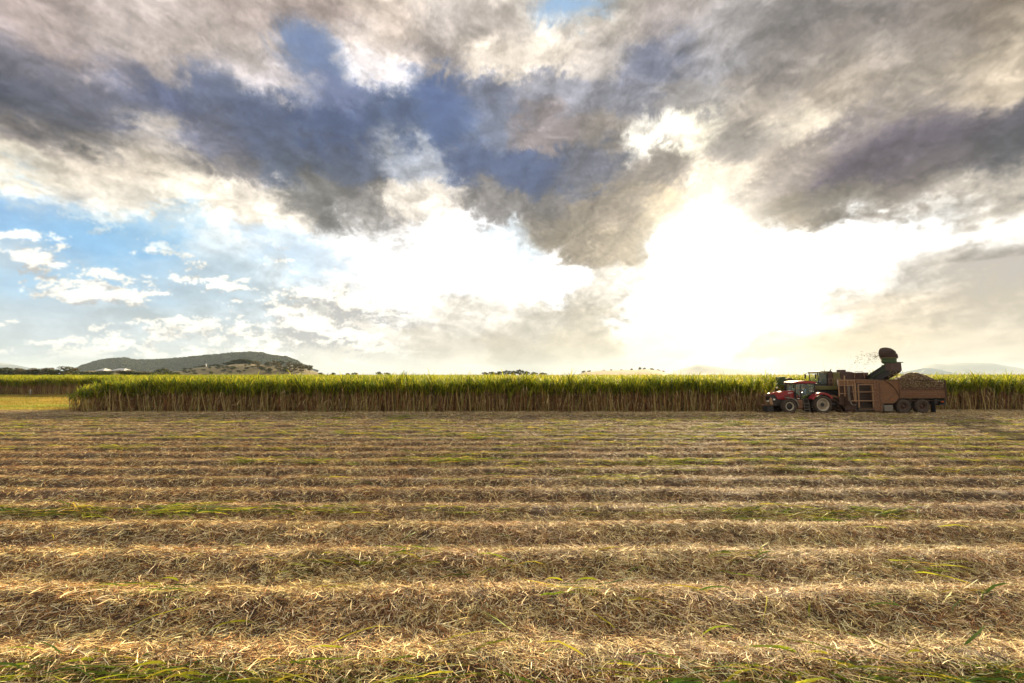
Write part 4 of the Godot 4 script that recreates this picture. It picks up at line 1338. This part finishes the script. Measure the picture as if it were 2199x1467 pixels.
func build_trailer() -> void:
	var t := thing("haulout_trailer", "long rusty brown haul-out trailer with slatted side and twin axles", "trailer", Vector3(39.0, 0.02, -47.62))
	var st := start()
	# chassis
	slab(st, Vector3(-3.9, 0.95, -0.55), Vector3(4.75, 1.25, -0.35), 0.02)
	slab(st, Vector3(-3.9, 0.95, 0.35), Vector3(4.75, 1.25, 0.55), 0.02)
	for x in [-3.5, -2.0, -0.4, 1.5, 3.2, 4.5]:
		slab(st, Vector3(x, 1.0, -0.9), Vector3(x + 0.16, 1.45, 0.9), 0.01)
	slab(st, Vector3(-4.2, 0.22, -0.9), Vector3(-1.6, 0.36, 0.95), 0.02)
	part("chassis", st, M.dark, t)
	st = start()
	for x in [0.585, 2.46]:
		tube(st, [Vector3(x, 0.73, -0.8), Vector3(x, 0.73, 0.8)], [0.09], 8)
	slab(st, Vector3(0.5, 0.85, 0.5), Vector3(2.55, 1.0, 0.62), 0.02)
	slab(st, Vector3(0.5, 0.85, -0.62), Vector3(2.55, 1.0, -0.5), 0.02)
	part("axle", st, M.black, t)
	for x in [0.585, 2.46]:
		for s in [-1.0, 1.0]:
			wheel(t, Vector3(x, 0.74, s * 0.97), 0.75, 0.36, 0.52, s, 18, M.rustdark, M.rustdark, M.brown)
	# gooseneck: two curved beams down from the hitch
	for k in 2:
		st = start()
		var path := [Vector2(-7.0, 1.84), Vector2(-6.2, 1.86), Vector2(-5.75, 1.76), Vector2(-5.42, 1.44), Vector2(-5.12, 0.98), Vector2(-4.75, 0.55), Vector2(-4.2, 0.30)]
		var outline := []
		for p in path:
			outline.append(p + Vector2(-0.18 * k, -0.30 * k) * 0.9)
		for q in range(path.size() - 1, -1, -1):
			outline.append(path[q] + Vector2(-0.18 * k, -0.30 * k) * 0.9 + Vector2(-0.13, -0.16))
		prism(st, outline, 0.62 - 0.14 * k, 0.78 - 0.14 * k)
		part("drawbar_beam", st, M.rust if k == 0 else M.rustdark, t)
		st = start()
		prism(st, outline, -0.78 + 0.14 * k, -0.62 + 0.14 * k)
		part("drawbar_beam", st, M.rustdark, t)
	st = start()
	prism(st, [Vector2(-5.5, 0.9), Vector2(-5.2, 1.0), Vector2(-4.75, 0.55), Vector2(-4.2, 0.32), Vector2(-4.2, 0.22), Vector2(-5.42, 0.24)], 0.60, 0.64)
	part("drawbar_web", st, M.rustdark, t)
	st = start()
	slab(st, Vector3(-7.35, 0.75, -0.2), Vector3(-5.4, 0.95, 0.2), 0.03)
	part("hitch", st, M.black, t)
	# front bulkhead
	st = start()
	slab(st, Vector3(-5.88, 2.88, 1.10), Vector3(-4.22, 3.36, 1.18), 0.01)
	part("bulkhead_panel", st, M.rust2, t)
	st = start()
	slab(st, Vector3(-5.90, 3.34, 1.06), Vector3(-4.2, 3.42, 1.22), 0.01)
	slab(st, Vector3(-5.90, 2.82, 1.06), Vector3(-4.2, 2.89, 1.22), 0.01)
	for x in [-5.88, -5.3, -4.98, -4.28]:
		slab(st, Vector3(x - 0.035, 1.75 if x < -5.0 else 1.3, 1.09), Vector3(x + 0.035, 3.34, 1.20), 0.008)
	slab(st, Vector3(-5.8, 2.0, 1.1), Vector3(-5.0, 2.07, 1.19), 0.008)
	box(st, Vector3(-4.42, 2.15, 1.15), Vector3(0.07, 1.75, 0.07), Basis(Vector3(0, 0, 1), 0.08), 0.008)
	box(st, Vector3(-4.2, 2.1, 1.15), Vector3(0.10, 1.9, 0.07), Basis.IDENTITY, 0.008)
	part("bulkhead_frame", st, M.pale, t)
	st = start()
	slab(st, Vector3(-5.75, 0.9, 0.88), Vector3(-4.0, 2.86, 0.96), 0.01)
	slab(st, Vector3(-5.15, 0.35, 0.8), Vector3(-4.0, 1.0, 0.9), 0.01)
	part("front_wall", st, M.rustdark, t)
	st = start(1)
	tube(st, [Vector3(-5.12, 0.9, 1.06), Vector3(-5.12, 2.75, 1.06), Vector3(-5.12, 3.1, 1.12)], [0.15, 0.15, 0.07], 10)
	part("lift_cylinder", st, M.rustdark, t)
	for k in 3:
		st = start(1)
		tube(st, [Vector3(-5.0 + k * 0.09, 2.8, 1.22), Vector3(-5.04 + k * 0.08, 2.0, 1.26), Vector3(-4.98 + k * 0.07, 1.35, 1.28), Vector3(-4.78 + k * 0.05, 0.98 - k * 0.05, 1.28), Vector3(-4.45 + k * 0.04, 0.85, 1.26), Vector3(-4.2, 1.0, 1.16)], [0.022], 6)
		part("hose", st, M.grey, t)
	# conveyor side: dark slats behind a ladder of pale bars
	st = start()
	slab(st, Vector3(-4.0, 0.4, 0.72), Vector3(-2.42, 3.0, 0.78), 0.01)
	part("conveyor_bed", st, M.black, t)
	for k in 14:
		st = start()
		box(st, Vector3(-3.2, 0.62 + k * 0.168, 0.90), Vector3(1.46, 0.022, 0.12), Basis(Vector3.RIGHT, 0.5), 0.006)
		part("conveyor_slat", st, M.rustdark, t)
	for x in [-3.92, -2.46]:
		st = start()
		slab(st, Vector3(x - 0.05, 0.62, 1.08), Vector3(x + 0.05, 2.95, 1.20), 0.008)
		part("conveyor_post", st, M.pale, t)
	for b in [[-4.68, -2.34, 2.20, 0.035], [-4.75, -2.40, 1.30, 0.05], [-4.0, -2.36, 0.48, 0.03], [-3.95, -2.44, 2.94, 0.05]]:
		st = start(1)
		tube(st, [Vector3(b[0], b[2], 1.24), Vector3(b[1], b[2], 1.24)], [b[3]], 8)
		part("guard_rail", st, M.pale, t)
	st = start()
	slab(st, Vector3(-4.2, 3.08, 1.04), Vector3(-2.42, 3.34, 1.22), 0.015)
	slab(st, Vector3(-4.22, 3.345, 1.02), Vector3(-2.40, 3.42, 1.24), 0.01)
	part("top_beam", st, M.rust2, t)
	# upright panels and the tapering side
	var upright := [[-2.40, -2.06, 1.235, 1.28], [-2.04, -1.80, 1.215, 1.25], [-1.78, -1.58, 1.225, 1.265]]
	for p in upright:
		st = start()
		slab(st, Vector3(p[0], 0.28, p[2] - 0.14), Vector3(p[1], 3.38, p[3] - 0.05), 0.015)
		part("upright_panel", st, M.rust, t)
	for s in [1.0, -1.0]:
		st = start()
		prism(st, [Vector2(-1.575, 3.36), Vector2(0.20, 3.36), Vector2(0.20, 1.66), Vector2(-0.41, 1.05), Vector2(-1.575, 1.05)], s * 1.13, s * 1.17)
		part("side_plate", st, M.rust2, t)
		st = start()
		var arc := [Vector3(-1.23, 3.34, 0), Vector3(-0.86, 3.14, 0), Vector3(-0.53, 2.88, 0), Vector3(-0.16, 2.45, 0), Vector3(0.08, 1.98, 0), Vector3(0.20, 1.70, 0)]
		for k in arc.size() - 1:
			var a: Vector3 = arc[k]
			var b: Vector3 = arc[k + 1]
			box(st, (a + b) * 0.5 + Vector3(0, 0, s * 1.20), Vector3(a.distance_to(b) + 0.03, 0.07, 0.06), Basis(Vector3(0, 0, 1), atan2(b.y - a.y, b.x - a.x)), 0.01)
		part("curved_rib", st, M.rustdark, t)
		for b in [[-0.65, 3.05, 0.05, 3.30], [-1.45, 1.10, -0.1, 2.10], [-1.55, 2.16, -0.1, 2.16], [-0.41, 1.06, 0.22, 1.66]]:
			st = start()
			var a := Vector3(b[0], b[1], s * 1.19)
			var c := Vector3(b[2], b[3], s * 1.19)
			box(st, (a + c) * 0.5, Vector3(a.distance_to(c), 0.045, 0.04), Basis(Vector3(0, 0, 1), atan2(c.y - a.y, c.x - a.x)), 0.008)
			part("brace", st, M.rust, t)
		# bin side: ribbed sheets below, open mesh window above
		for r in [[1.64, 1.86], [1.88, 2.12], [2.14, 2.44], [2.46, 2.60]]:
			st = start()
			slab(st, Vector3(0.30, r[0], s * 1.15 - 0.03), Vector3(4.86, r[1], s * 1.15 + 0.03), 0.02)
			part("side_sheet", st, M.rust, t)
		for y in [1.64, 1.87, 2.13, 2.45, 2.62]:
			st = start()
			slab(st, Vector3(0.28, y - 0.03, s * 1.20 - 0.04), Vector3(4.9, y + 0.03, s * 1.20 + 0.04), 0.012)
			part("side_rib", st, M.rust2 if y < 2.2 else M.rustdark, t)
		for x in [0.26, 4.88]:
			st = start()
			slab(st, Vector3(x - 0.05, 1.6, s * 1.20 - 0.06), Vector3(x + 0.05, 3.40, s * 1.20 + 0.06), 0.012)
			part("corner_post", st, M.rust if x < 1.0 else M.rustdark, t)
		st = start()
		slab(st, Vector3(-1.58, 3.37, s * 1.18 - 0.05), Vector3(4.92, 3.43, s * 1.18 + 0.05), 0.012)
		part("top_rail", st, M.rustdark, t)
		st = start()      # welded wire over the window
		for k in 32:
			var x := 0.36 + k * 0.1435
			tube(st, [Vector3(x, 2.63, s * 1.16), Vector3(x, 3.38, s * 1.16)], [0.004], 4, false)
		for k in 5:
			var y := 2.75 + k * 0.13
			tube(st, [Vector3(0.3, y, s * 1.165), Vector3(4.86, y, s * 1.165)], [0.004], 4, false)
		part("wire_mesh", st, M.dark, t)
	st = start()
	slab(st, Vector3(-4.0, 1.27, -1.12), Vector3(4.86, 1.34, 1.12), 0.01)
	slab(st, Vector3(4.84, 1.34, -1.12), Vector3(4.90, 2.9, 1.12), 0.01)
	slab(st, Vector3(-3.9, 1.34, -1.20), Vector3(-1.58, 3.36, -1.14), 0.01)
	part("bin_floor", st, M.rustdark, t)
	st = start()
	slab(st, Vector3(-1.38, 0.24, 0.86), Vector3(-0.48, 0.88, 1.16), 0.03)
	part("toolbox", st, M.grey, t)
	st = start()
	for k in 3:
		box(st, Vector3(-1.52 + 0.04 * k, 0.5 + 0.2 * k, 1.1), Vector3(0.06, 0.07, 0.05), Basis.IDENTITY, 0.012)
	part("valve", st, M.steel, t)
	for s in [-1.0, 1.0]:
		st = start()
		slab(st, Vector3(3.68, 0.12, s * 1.0 - 0.28), Vector3(3.74, 1.5, s * 1.0 + 0.24), 0.008)
		slab(st, Vector3(3.70, 1.0, s * 1.0 - 0.1), Vector3(4.1, 1.6, s * 1.0 + 0.1), 0.02)
		part("mudflap", st, M.black, t)
	st = start()
	slab(st, Vector3(4.3, 0.86, -1.1), Vector3(4.98, 0.98, 1.1), 0.02)
	slab(st, Vector3(4.75, 0.98, -1.1), Vector3(4.95, 1.5, 1.1), 0.02)
	slab(st, Vector3(4.3, 1.44, -1.1), Vector3(4.98, 1.56, 1.1), 0.02)
	part("rear_bumper", st, M.black, t)
	for s in [-1.0, 1.0]:
		st = start()
		box(st, Vector3(4.6, 1.2, s * 1.06), Vector3(0.24, 0.09, 0.06), Basis.IDENTITY, 0.012)
		part("rear_light", st, M.amber, t)
	st = start()
	box(st, Vector3(-0.62, 1.42, 1.19), Vector3(0.09, 0.06, 0.03), Basis.IDENTITY, 0.01)
	part("reflector", st, M.amber, t)
	build_load(t.position)


func heap_height(x: float, z: float) -> float:
	var e := Vector2((x - 2.8) / 2.2, z / 1.25).length()
	return 3.16 + 0.98 * maxf(0.0, 1.0 - pow(e, 1.6)) + 0.06 * soft.get_noise_2d(x * 3.0, z * 3.0) - 0.22 * smoothstep(0.85, 1.2, e)


func build_load(at: Vector3) -> void:
	var o := thing("cane_load", "heap of chopped cane billets filling the rear of the trailer", "cane heap", at)
	var st := start(1)
	var nx := 40
	var nz := 16
	var g := []
	for i in nx + 1:
		var line := []
		for j in nz + 1:
			var x := lerpf(-0.6, 4.82, float(i) / nx)
			var z := lerpf(-1.10, 1.10, float(j) / nz)
			line.append(Vector3(x, heap_height(x, z) - 0.05, z))
		g.append(line)
	for i in nx:
		for j in nz:
			face(st, [g[i][j], g[i + 1][j], g[i + 1][j + 1], g[i][j + 1]], Vector3.UP)
	for i in nx:
		for j in [0, nz]:
			var a: Vector3 = g[i][j]
			var b: Vector3 = g[i + 1][j]
			face(st, [a, b, Vector3(b.x, 1.5, b.z), Vector3(a.x, 1.5, a.z)], Vector3(0, 0, a.z))
	part("mound", st, coat(Color(0.07, 0.045, 0.02), Color(0.15, 0.10, 0.05), 0.4, 0.9, 0.0, 3.0), o)
	st = start(1)
	tube(st, [Vector3(-0.10, 0, 0), Vector3(0.10, 0, 0)], [0.021], 6)
	st.generate_normals()
	var mesh := st.commit()
	var m := StandardMaterial3D.new()
	m.vertex_color_use_as_albedo = true
	m.roughness = 0.5
	mesh.surface_set_material(0, m)
	var where := []
	var tints := PackedColorArray()
	for k in 5200:
		var p: Vector3
		if k < 3000:
			var x := rf(-0.6, 4.8)
			var z := rf(-1.08, 1.08)
			p = Vector3(x, heap_height(x, z) + rf(-0.05, 0.03), z)
		else:
			p = Vector3(rf(0.32, 4.8), rf(2.5, 3.25), 1.095 + rf(-0.02, 0.03))
		where.append(Transform3D(Basis.from_euler(Vector3(rf(-0.5, 0.5), rf(0, TAU), rf(-0.7, 0.7))).scaled(Vector3(rf(0.6, 1.1), 1, 1)), p))
		tints.append(pick([Color(0.22, 0.13, 0.05), Color(0.36, 0.25, 0.10), Color(0.11, 0.055, 0.025), Color(0.15, 0.10, 0.03), Color(0.07, 0.03, 0.018), Color(0.5, 0.4, 0.22), Color(0.09, 0.045, 0.02)]))
	tag(scatter("billet", mesh, where, tints, o), "", "", "", "stuff")


# ---------- the harvester ----------

func build_harvester() -> void:
	var t := thing("cane_harvester", "large dusty brown and green cane harvester working behind the trailer", "harvester", Vector3(36.85, 0.0, -51.0))
	var st := start()
	slab(st, Vector3(-3.4, 0.9, -0.95), Vector3(2.9, 2.3, 0.95), 0.05)
	slab(st, Vector3(-3.0, 0.45, -0.7), Vector3(-1.2, 0.9, 0.7), 0.05)
	part("lower_body", st, M.black, t)
	st = start()
	slab(st, Vector3(-3.35, 2.32, 0.5), Vector3(-0.9, 2.74, 1.12), 0.03)
	slab(st, Vector3(-3.35, 2.32, -1.12), Vector3(-0.9, 2.74, 0.49), 0.03)
	part("walkway", st, M.olive, t)
	# engine housing, box by box
	st = start()
	slab(st, Vector3(-2.18, 2.75, -0.8), Vector3(-1.72, 4.34, 0.9), 0.05)
	part("cab_rear_box", st, M.brown, t)
	st = start()
	slab(st, Vector3(-1.70, 2.75, -1.0), Vector3(-0.98, 4.22, 1.02), 0.05)
	part("oil_tank", st, M.olive, t)
	st = start()
	slab(st, Vector3(-0.96, 2.35, -1.05), Vector3(0.42, 4.26, 1.02), 0.05)
	part("engine_cover", st, M.brown, t)
	st = start()
	prism(st, [Vector2(0.44, 2.4), Vector2(1.9, 2.4), Vector2(2.05, 3.3), Vector2(1.85, 3.95), Vector2(1.5, 4.12), Vector2(0.44, 4.2)], -1.05, 1.0)
	part("rear_housing", st, M.brown, t)
	st = start()
	for k in 2:
		tube(st, [Vector3(0.55, 3.6, 1.03), Vector3(0.62, 4.2, 1.0 - k * 1.9), Vector3(0.75, 4.30, 1.0 - k * 1.9), Vector3(1.45, 4.30, 1.0 - k * 1.9), Vector3(1.58, 4.18, 1.0 - k * 1.9), Vector3(1.66, 3.6, 1.03)], [0.03], 6)
	part("hand_rail", st, M.pale, t)
	st = start()
	slab(st, Vector3(-0.68, 4.25, 0.0), Vector3(-0.26, 4.50, 0.9), 0.03)
	part("air_intake", st, M.brown, t)
	st = start(1)
	tube(st, [Vector3(-1.55, 4.2, 0.3), Vector3(-1.55, 4.46, 0.3), Vector3(-1.47, 4.58, 0.3)], [0.06, 0.06, 0.07], 8)
	part("exhaust_stack", st, M.black, t)
	st = start(1)
	tube(st, [Vector3(-0.62, 2.9, 1.1), Vector3(-0.62, 3.85, 1.1)], [0.075], 10)
	part("filter_canister", st, M.pale, t)
	st = start(1)
	tube(st, [Vector3(-1.37, 2.76, 1.16), Vector3(-1.37, 3.4, 1.16)], [0.085], 10)
	part("water_bottle", st, M.white, t)
	for k in 4:
		st = start(1)
		var x := -2.35 + k * 0.42
		tube(st, [Vector3(x, 2.74, 1.14), Vector3(x, 3.55, 1.14)], [0.018], 6)
		if k < 3:
			tube(st, [Vector3(x, 3.5, 1.14), Vector3(x + 0.42, 3.5, 1.14)], [0.018], 6)
			tube(st, [Vector3(x, 3.15, 1.14), Vector3(x + 0.42, 3.15, 1.14)], [0.014], 6)
		part("walkway_rail", st, M.pale, t)
	st = start(1)
	tube(st, [Vector3(-1.5, 2.5, 1.16), Vector3(-1.1, 2.35, 1.2), Vector3(-0.5, 2.4, 1.2), Vector3(0.1, 2.55, 1.1)], [0.07], 8)
	part("hydraulic_pipe", st, M.rust, t)
	# cab
	var cab := Node3D.new()
	cab.name = "cab"
	t.add_child(cab)
	st = start()
	prism(st, [Vector2(-3.45, 4.10), Vector2(-3.28, 4.28), Vector2(-2.8, 4.34), Vector2(-2.2, 4.28), Vector2(-2.2, 4.10)], -0.78, 0.78)
	part("roof", st, M.olive, cab)
	for k in 4:
		st = start()
		box(st, Vector3(-3.2 + k * 0.16, 4.16, 0.79), Vector3(0.07, 0.07, 0.04), Basis.IDENTITY, 0.012)
		part("work_lamp", st, M.lens, cab)
	st = start()
	for s in [-1.0, 1.0]:
		tube(st, [Vector3(-3.15, 2.74, s * 0.7), Vector3(-3.28, 4.12, s * 0.72)], [0.05], 6)
		tube(st, [Vector3(-2.26, 2.74, s * 0.7), Vector3(-2.30, 4.12, s * 0.72)], [0.055], 6)
	slab(st, Vector3(-3.2, 2.74, -0.74), Vector3(-2.2, 2.98, 0.74), 0.02)
	part("pillar_frame", st, M.black, cab)
	for s in [-1.0, 1.0]:
		st = start()
		face(st, [Vector3(-3.16, 2.98, s * 0.71), Vector3(-2.28, 2.98, s * 0.71), Vector3(-2.32, 4.10, s * 0.73), Vector3(-3.26, 4.10, s * 0.73)], Vector3(0, 0, s))
		part("window", st, M.glass, cab)
	st = start()
	face(st, [Vector3(-3.19, 2.98, -0.7), Vector3(-3.19, 2.98, 0.7), Vector3(-3.29, 4.10, 0.72), Vector3(-3.29, 4.10, -0.72)], Vector3.LEFT)
	part("windscreen", st, M.glass, cab)
	st = start()
	slab(st, Vector3(-2.8, 2.98, -0.25), Vector3(-2.45, 3.2, 0.25), 0.05)
	slab(st, Vector3(-2.55, 3.1, -0.25), Vector3(-2.45, 3.7, 0.25), 0.04)
	part("operator_seat", st, M.black, cab)
	for s in [-1.0, 1.0]:
		st = start()
		box(st, Vector3(-3.6, 3.76, s * 0.9), Vector3(0.16, 0.5, 0.12), Basis.IDENTITY, 0.03)
		tube(st, [Vector3(-3.4, 4.16, s * 0.75), Vector3(-3.6, 4.04, s * 0.9)], [0.016], 5)
		part("mirror", st, M.black, cab)
	st = start()
	tube(st, [Vector3(-2.15, 4.26, 0.2), Vector3(-2.15, 4.45, 0.2)], [0.03], 6)
	tube(st, [Vector3(-2.15, 4.45, 0.2), Vector3(-2.22, 5.35, 0.2)], [0.010, 0.005], 4)
	part("antenna", st, M.black, cab)
	# topper on its arm, and the crop dividers ahead
	var topper := Node3D.new()
	topper.name = "topper"
	t.add_child(topper)
	st = start()
	slab(st, Vector3(-7.35, 2.95, -0.3), Vector3(-6.7, 3.72, 0.6), 0.06)
	part("topper_drum", st, M.green, topper)
	st = start()
	slab(st, Vector3(-7.5, 2.82, -0.45), Vector3(-6.6, 2.94, 0.72), 0.02)
	tube(st, [Vector3(-7.4, 2.9, 0.7), Vector3(-7.5, 2.6, 0.75), Vector3(-6.9, 2.0, 0.8)], [0.02], 5)
	part("gathering_bar", st, M.green, topper)
	st = start()
	for z in [-0.35, 0.35]:
		tube(st, [Vector3(-6.7, 3.42, z), Vector3(-6.2, 3.56, z), Vector3(-5.3, 3.2, z), Vector3(-3.3, 2.5, z)], [0.07], 6)
	part("topper_arm", st, M.dark, topper)
	for s in [-1.0, 1.0]:
		st = start(1)
		tube(st, [Vector3(-6.9, 0.25, s * 0.95), Vector3(-6.2, 1.2, s * 0.9), Vector3(-5.5, 2.75, s * 0.8)], [0.06, 0.16, 0.13], 10)
		for k in 22:
			var f := k / 21.0
			var c := Vector3(-6.9, 0.25, s * 0.95).lerp(Vector3(-5.5, 2.75, s * 0.8), f)
			box(st, c + Vector3(cos(k * 0.9) * 0.15, -cos(k * 0.9) * 0.08, sin(k * 0.9) * 0.17), Vector3(0.07, 0.05, 0.07), Basis.from_euler(Vector3(k * 0.9, 0.4, 0)), 0.01)
		part("crop_divider", st, M.rust, t)
		st = start()
		tube(st, [Vector3(-5.5, 2.75, s * 0.8), Vector3(-5.45, 3.1, s * 0.8)], [0.10], 8)
		slab(st, Vector3(-5.6, 2.1, s * 0.7 - 0.1), Vector3(-3.4, 2.4, s * 0.7 + 0.1), 0.02)
		part("divider_arm", st, M.brown, t)
		wheel(t, Vector3(-2.3, 0.55, s * 0.98), 0.56, 0.3, 0.4, s, 14, M.rust, M.rust, M.black)
		wheel(t, Vector3(1.6, 0.82, s * 1.0), 0.84, 0.5, 0.5, s, 18, M.rust, M.rust, M.black)
	# the elevator, swung out over the trailer: local x 3.05, rising towards +z
	var el := Node3D.new()
	el.name = "elevator"
	t.add_child(el)
	var low := Vector3(2.15, 1.5, -1.3)
	var knee := Vector3(2.55, 3.75, 1.55)
	var head := Vector3(3.0, 4.82, 3.2)
	var sides := [low, knee, head]
	st = start()
	for k in 2:
		var a: Vector3 = sides[k]
		var b: Vector3 = sides[k + 1]
		var turn := Basis.looking_at(a - b)
		box(st, (a + b) * 0.5 + turn * Vector3(0, -0.6, 0), Vector3(0.86, 0.10, a.distance_to(b) + 0.1), turn, 0.02)
		for s in [-1.0, 1.0]:
			box(st, (a + b) * 0.5 + turn * Vector3(s * 0.44, -0.16, 0), Vector3(0.05, 1.1, a.distance_to(b) + 0.2), turn, 0.015)
	part("trough", st, M.black, el)
	for k in 2:
		var a: Vector3 = sides[k]
		var b: Vector3 = sides[k + 1]
		var turn := Basis.looking_at(a - b)
		for s in [-1.0, 1.0]:
			for y in [-0.05, 0.40]:
				st = start()
				box(st, (a + b) * 0.5 + turn * Vector3(s * 0.5, y, 0), Vector3(0.07, 0.09, a.distance_to(b) + 0.08), turn, 0.012)
				part("green_rail", st, M.green, el)
	for k in 11:
		var f := k / 10.0
		var c := low.lerp(knee, f * 1.45) if f < 0.69 else knee.lerp(head, (f - 0.69) / 0.31)
		st = start()
		box(st, c + Vector3(0, 0.22, 0.0), Vector3(0.84, 0.05, 0.22), Basis(Vector3.RIGHT, -0.62), 0.008)
		part("elevator_flight", st, M.rust, el)
	for k in 6:
		st = start()
		var f := 0.36 + k * 0.1
		var c := low.lerp(head, f) + Vector3(-0.53, 0.16, 0)
		for side in 2:
			st = start()
			box(st, c + Vector3(1.06 * side, 0.15, 0), Vector3(0.04, 0.62, 0.05), Basis(Vector3.RIGHT, -0.62 + (0.6 if k % 2 else -0.6)), 0.008)
			part("lattice_brace", st, M.green, el)
	st = start()
	prism(st, [Vector2(2.0, 3.0), Vector2(1.8, 3.7), Vector2(2.0, 4.2), Vector2(2.08, 4.2), Vector2(2.08, 3.0)], -0.4, 1.0)
	part("elevator_shield", st, M.brown, t)
	st = start()
	box(st, head + Vector3(0.0, -0.05, 0.35), Vector3(1.16, 0.84, 0.08), Basis(Vector3.RIGHT, -0.06), 0.02)
	box(st, head + Vector3(-0.56, -0.05, 0.02), Vector3(0.06, 0.80, 0.66), Basis.IDENTITY, 0.015)
	box(st, head + Vector3(0.56, -0.05, 0.02), Vector3(0.06, 0.80, 0.66), Basis.IDENTITY, 0.015)
	part("discharge_flap", st, M.brown, el)
	st = start()
	box(st, head + Vector3(0.05, 0.42, 0.05), Vector3(1.34, 0.08, 0.86), Basis.IDENTITY, 0.02)
	part("head_cover", st, M.green, el)
	# secondary extractor: a green drum with a rounded hood that blows to the far side
	st = start(1)
	var axis := head + Vector3(0.05, -0.14, -0.55)
	tube(st, [axis + Vector3(-0.25, 0.08, 0.0), axis + Vector3(-0.04, 0.42, 0), axis + Vector3(0, 0.60, 0), axis + Vector3(0, 1.02, 0)], [0.45, 0.64, 0.66, 0.66], 24)
	part("extractor_drum", st, M.green, el)
	st = start(1)
	tube(st, [axis + Vector3(0, 1.0, 0), axis + Vector3(0, 1.07, 0)], [0.74], 24)
	part("drum_ring", st, M.olive, el)
	st = start(1)
	var hood := []
	for k in 9:
		var f := k / 8.0
		var a := f * 1.75
		hood.append(axis + Vector3(0.08, 0.98, 0) + Vector3(-0.35, 0, -0.93).normalized() * (0.52 * (1.0 - cos(a))) + Vector3(0.05 * f, 0.50 * sin(a), 0))
	tube(st, hood, [0.72, 0.74, 0.76, 0.77, 0.77, 0.76, 0.74, 0.72, 0.70], 24, false)
	var hood_mat := coat(Color(0.035, 0.018, 0.012), Color(0.075, 0.04, 0.024), 0.4, 0.85, 0.0, 1.4)
	hood_mat.cull_mode = BaseMaterial3D.CULL_DISABLED
	part("extractor_hood", st, hood_mat, el)
	# billets dropping from the flap and leaf blown out of the hood
	st = start()
	box(st, Vector3.ZERO, Vector3(0.16, 0.04, 0.04), Basis.IDENTITY, 0.01)
	st.generate_normals()
	var chip := st.commit()
	var m := StandardMaterial3D.new()
	m.vertex_color_use_as_albedo = true
	m.roughness = 0.8
	chip.surface_set_material(0, m)
	var where := []
	var tints := PackedColorArray()
	for k in 90:
		where.append(Transform3D(Basis.from_euler(Vector3(rf(0, 6), rf(0, 6), rf(0, 6))), t.position + head + Vector3(rf(-0.5, 0.55), -0.5 - pow(rng.randf(), 1.6) * 1.0, rf(-0.2, 0.5))))
		tints.append(pick([Color(0.3, 0.2, 0.09), Color(0.45, 0.36, 0.2), Color(0.12, 0.07, 0.04)]))
	tag(scatter("falling_billets", chip, where, tints, self), "cut cane pieces dropping from the elevator mouth into the trailer", "cane pieces", "", "stuff")
	st = start()
	ribbon(st, [Vector3(-0.07, 0, 0), Vector3(0, 0.02, 0), Vector3(0.07, -0.01, 0)], [0.012, 0.02, 0.008], Vector3(0, 0.3, 1).normalized(), Color(0.16, 0.10, 0.05))
	st.generate_normals()
	var bit := st.commit()
	bit.surface_set_material(0, leafy(0.2, 0.8))
	where = []
	for k in 560:
		var f := pow(rng.randf(), 1.4)
		var spread := 0.55 + 1.5 * f
		var p := t.position + axis + Vector3(-0.5 - 3.6 * f * rf(0.4, 1.0), 1.3 - 2.6 * f * f, -0.8 - 2.2 * f) + Vector3(rng.randfn(), rng.randfn() * 0.75, rng.randfn()) * 0.5 * spread
		where.append(Transform3D(Basis.from_euler(Vector3(rf(0, 6), rf(0, 6), rf(0, 6))).scaled(Vector3.ONE * rf(0.4, 1.0)), p))
	tag(scatter("flying_leaf_trash", bit, where, PackedColorArray(), self), "cloud of leaf scraps blown out of the extractor hood", "leaf scraps", "", "stuff")


func build_everything() -> void:
	build_ground()
	build_distance()
	build_cane()
	build_materials()
	build_trailer()
	build_harvester()
	build_tractor()
	build_meadow()
	build_straw()
	build_green_litter()
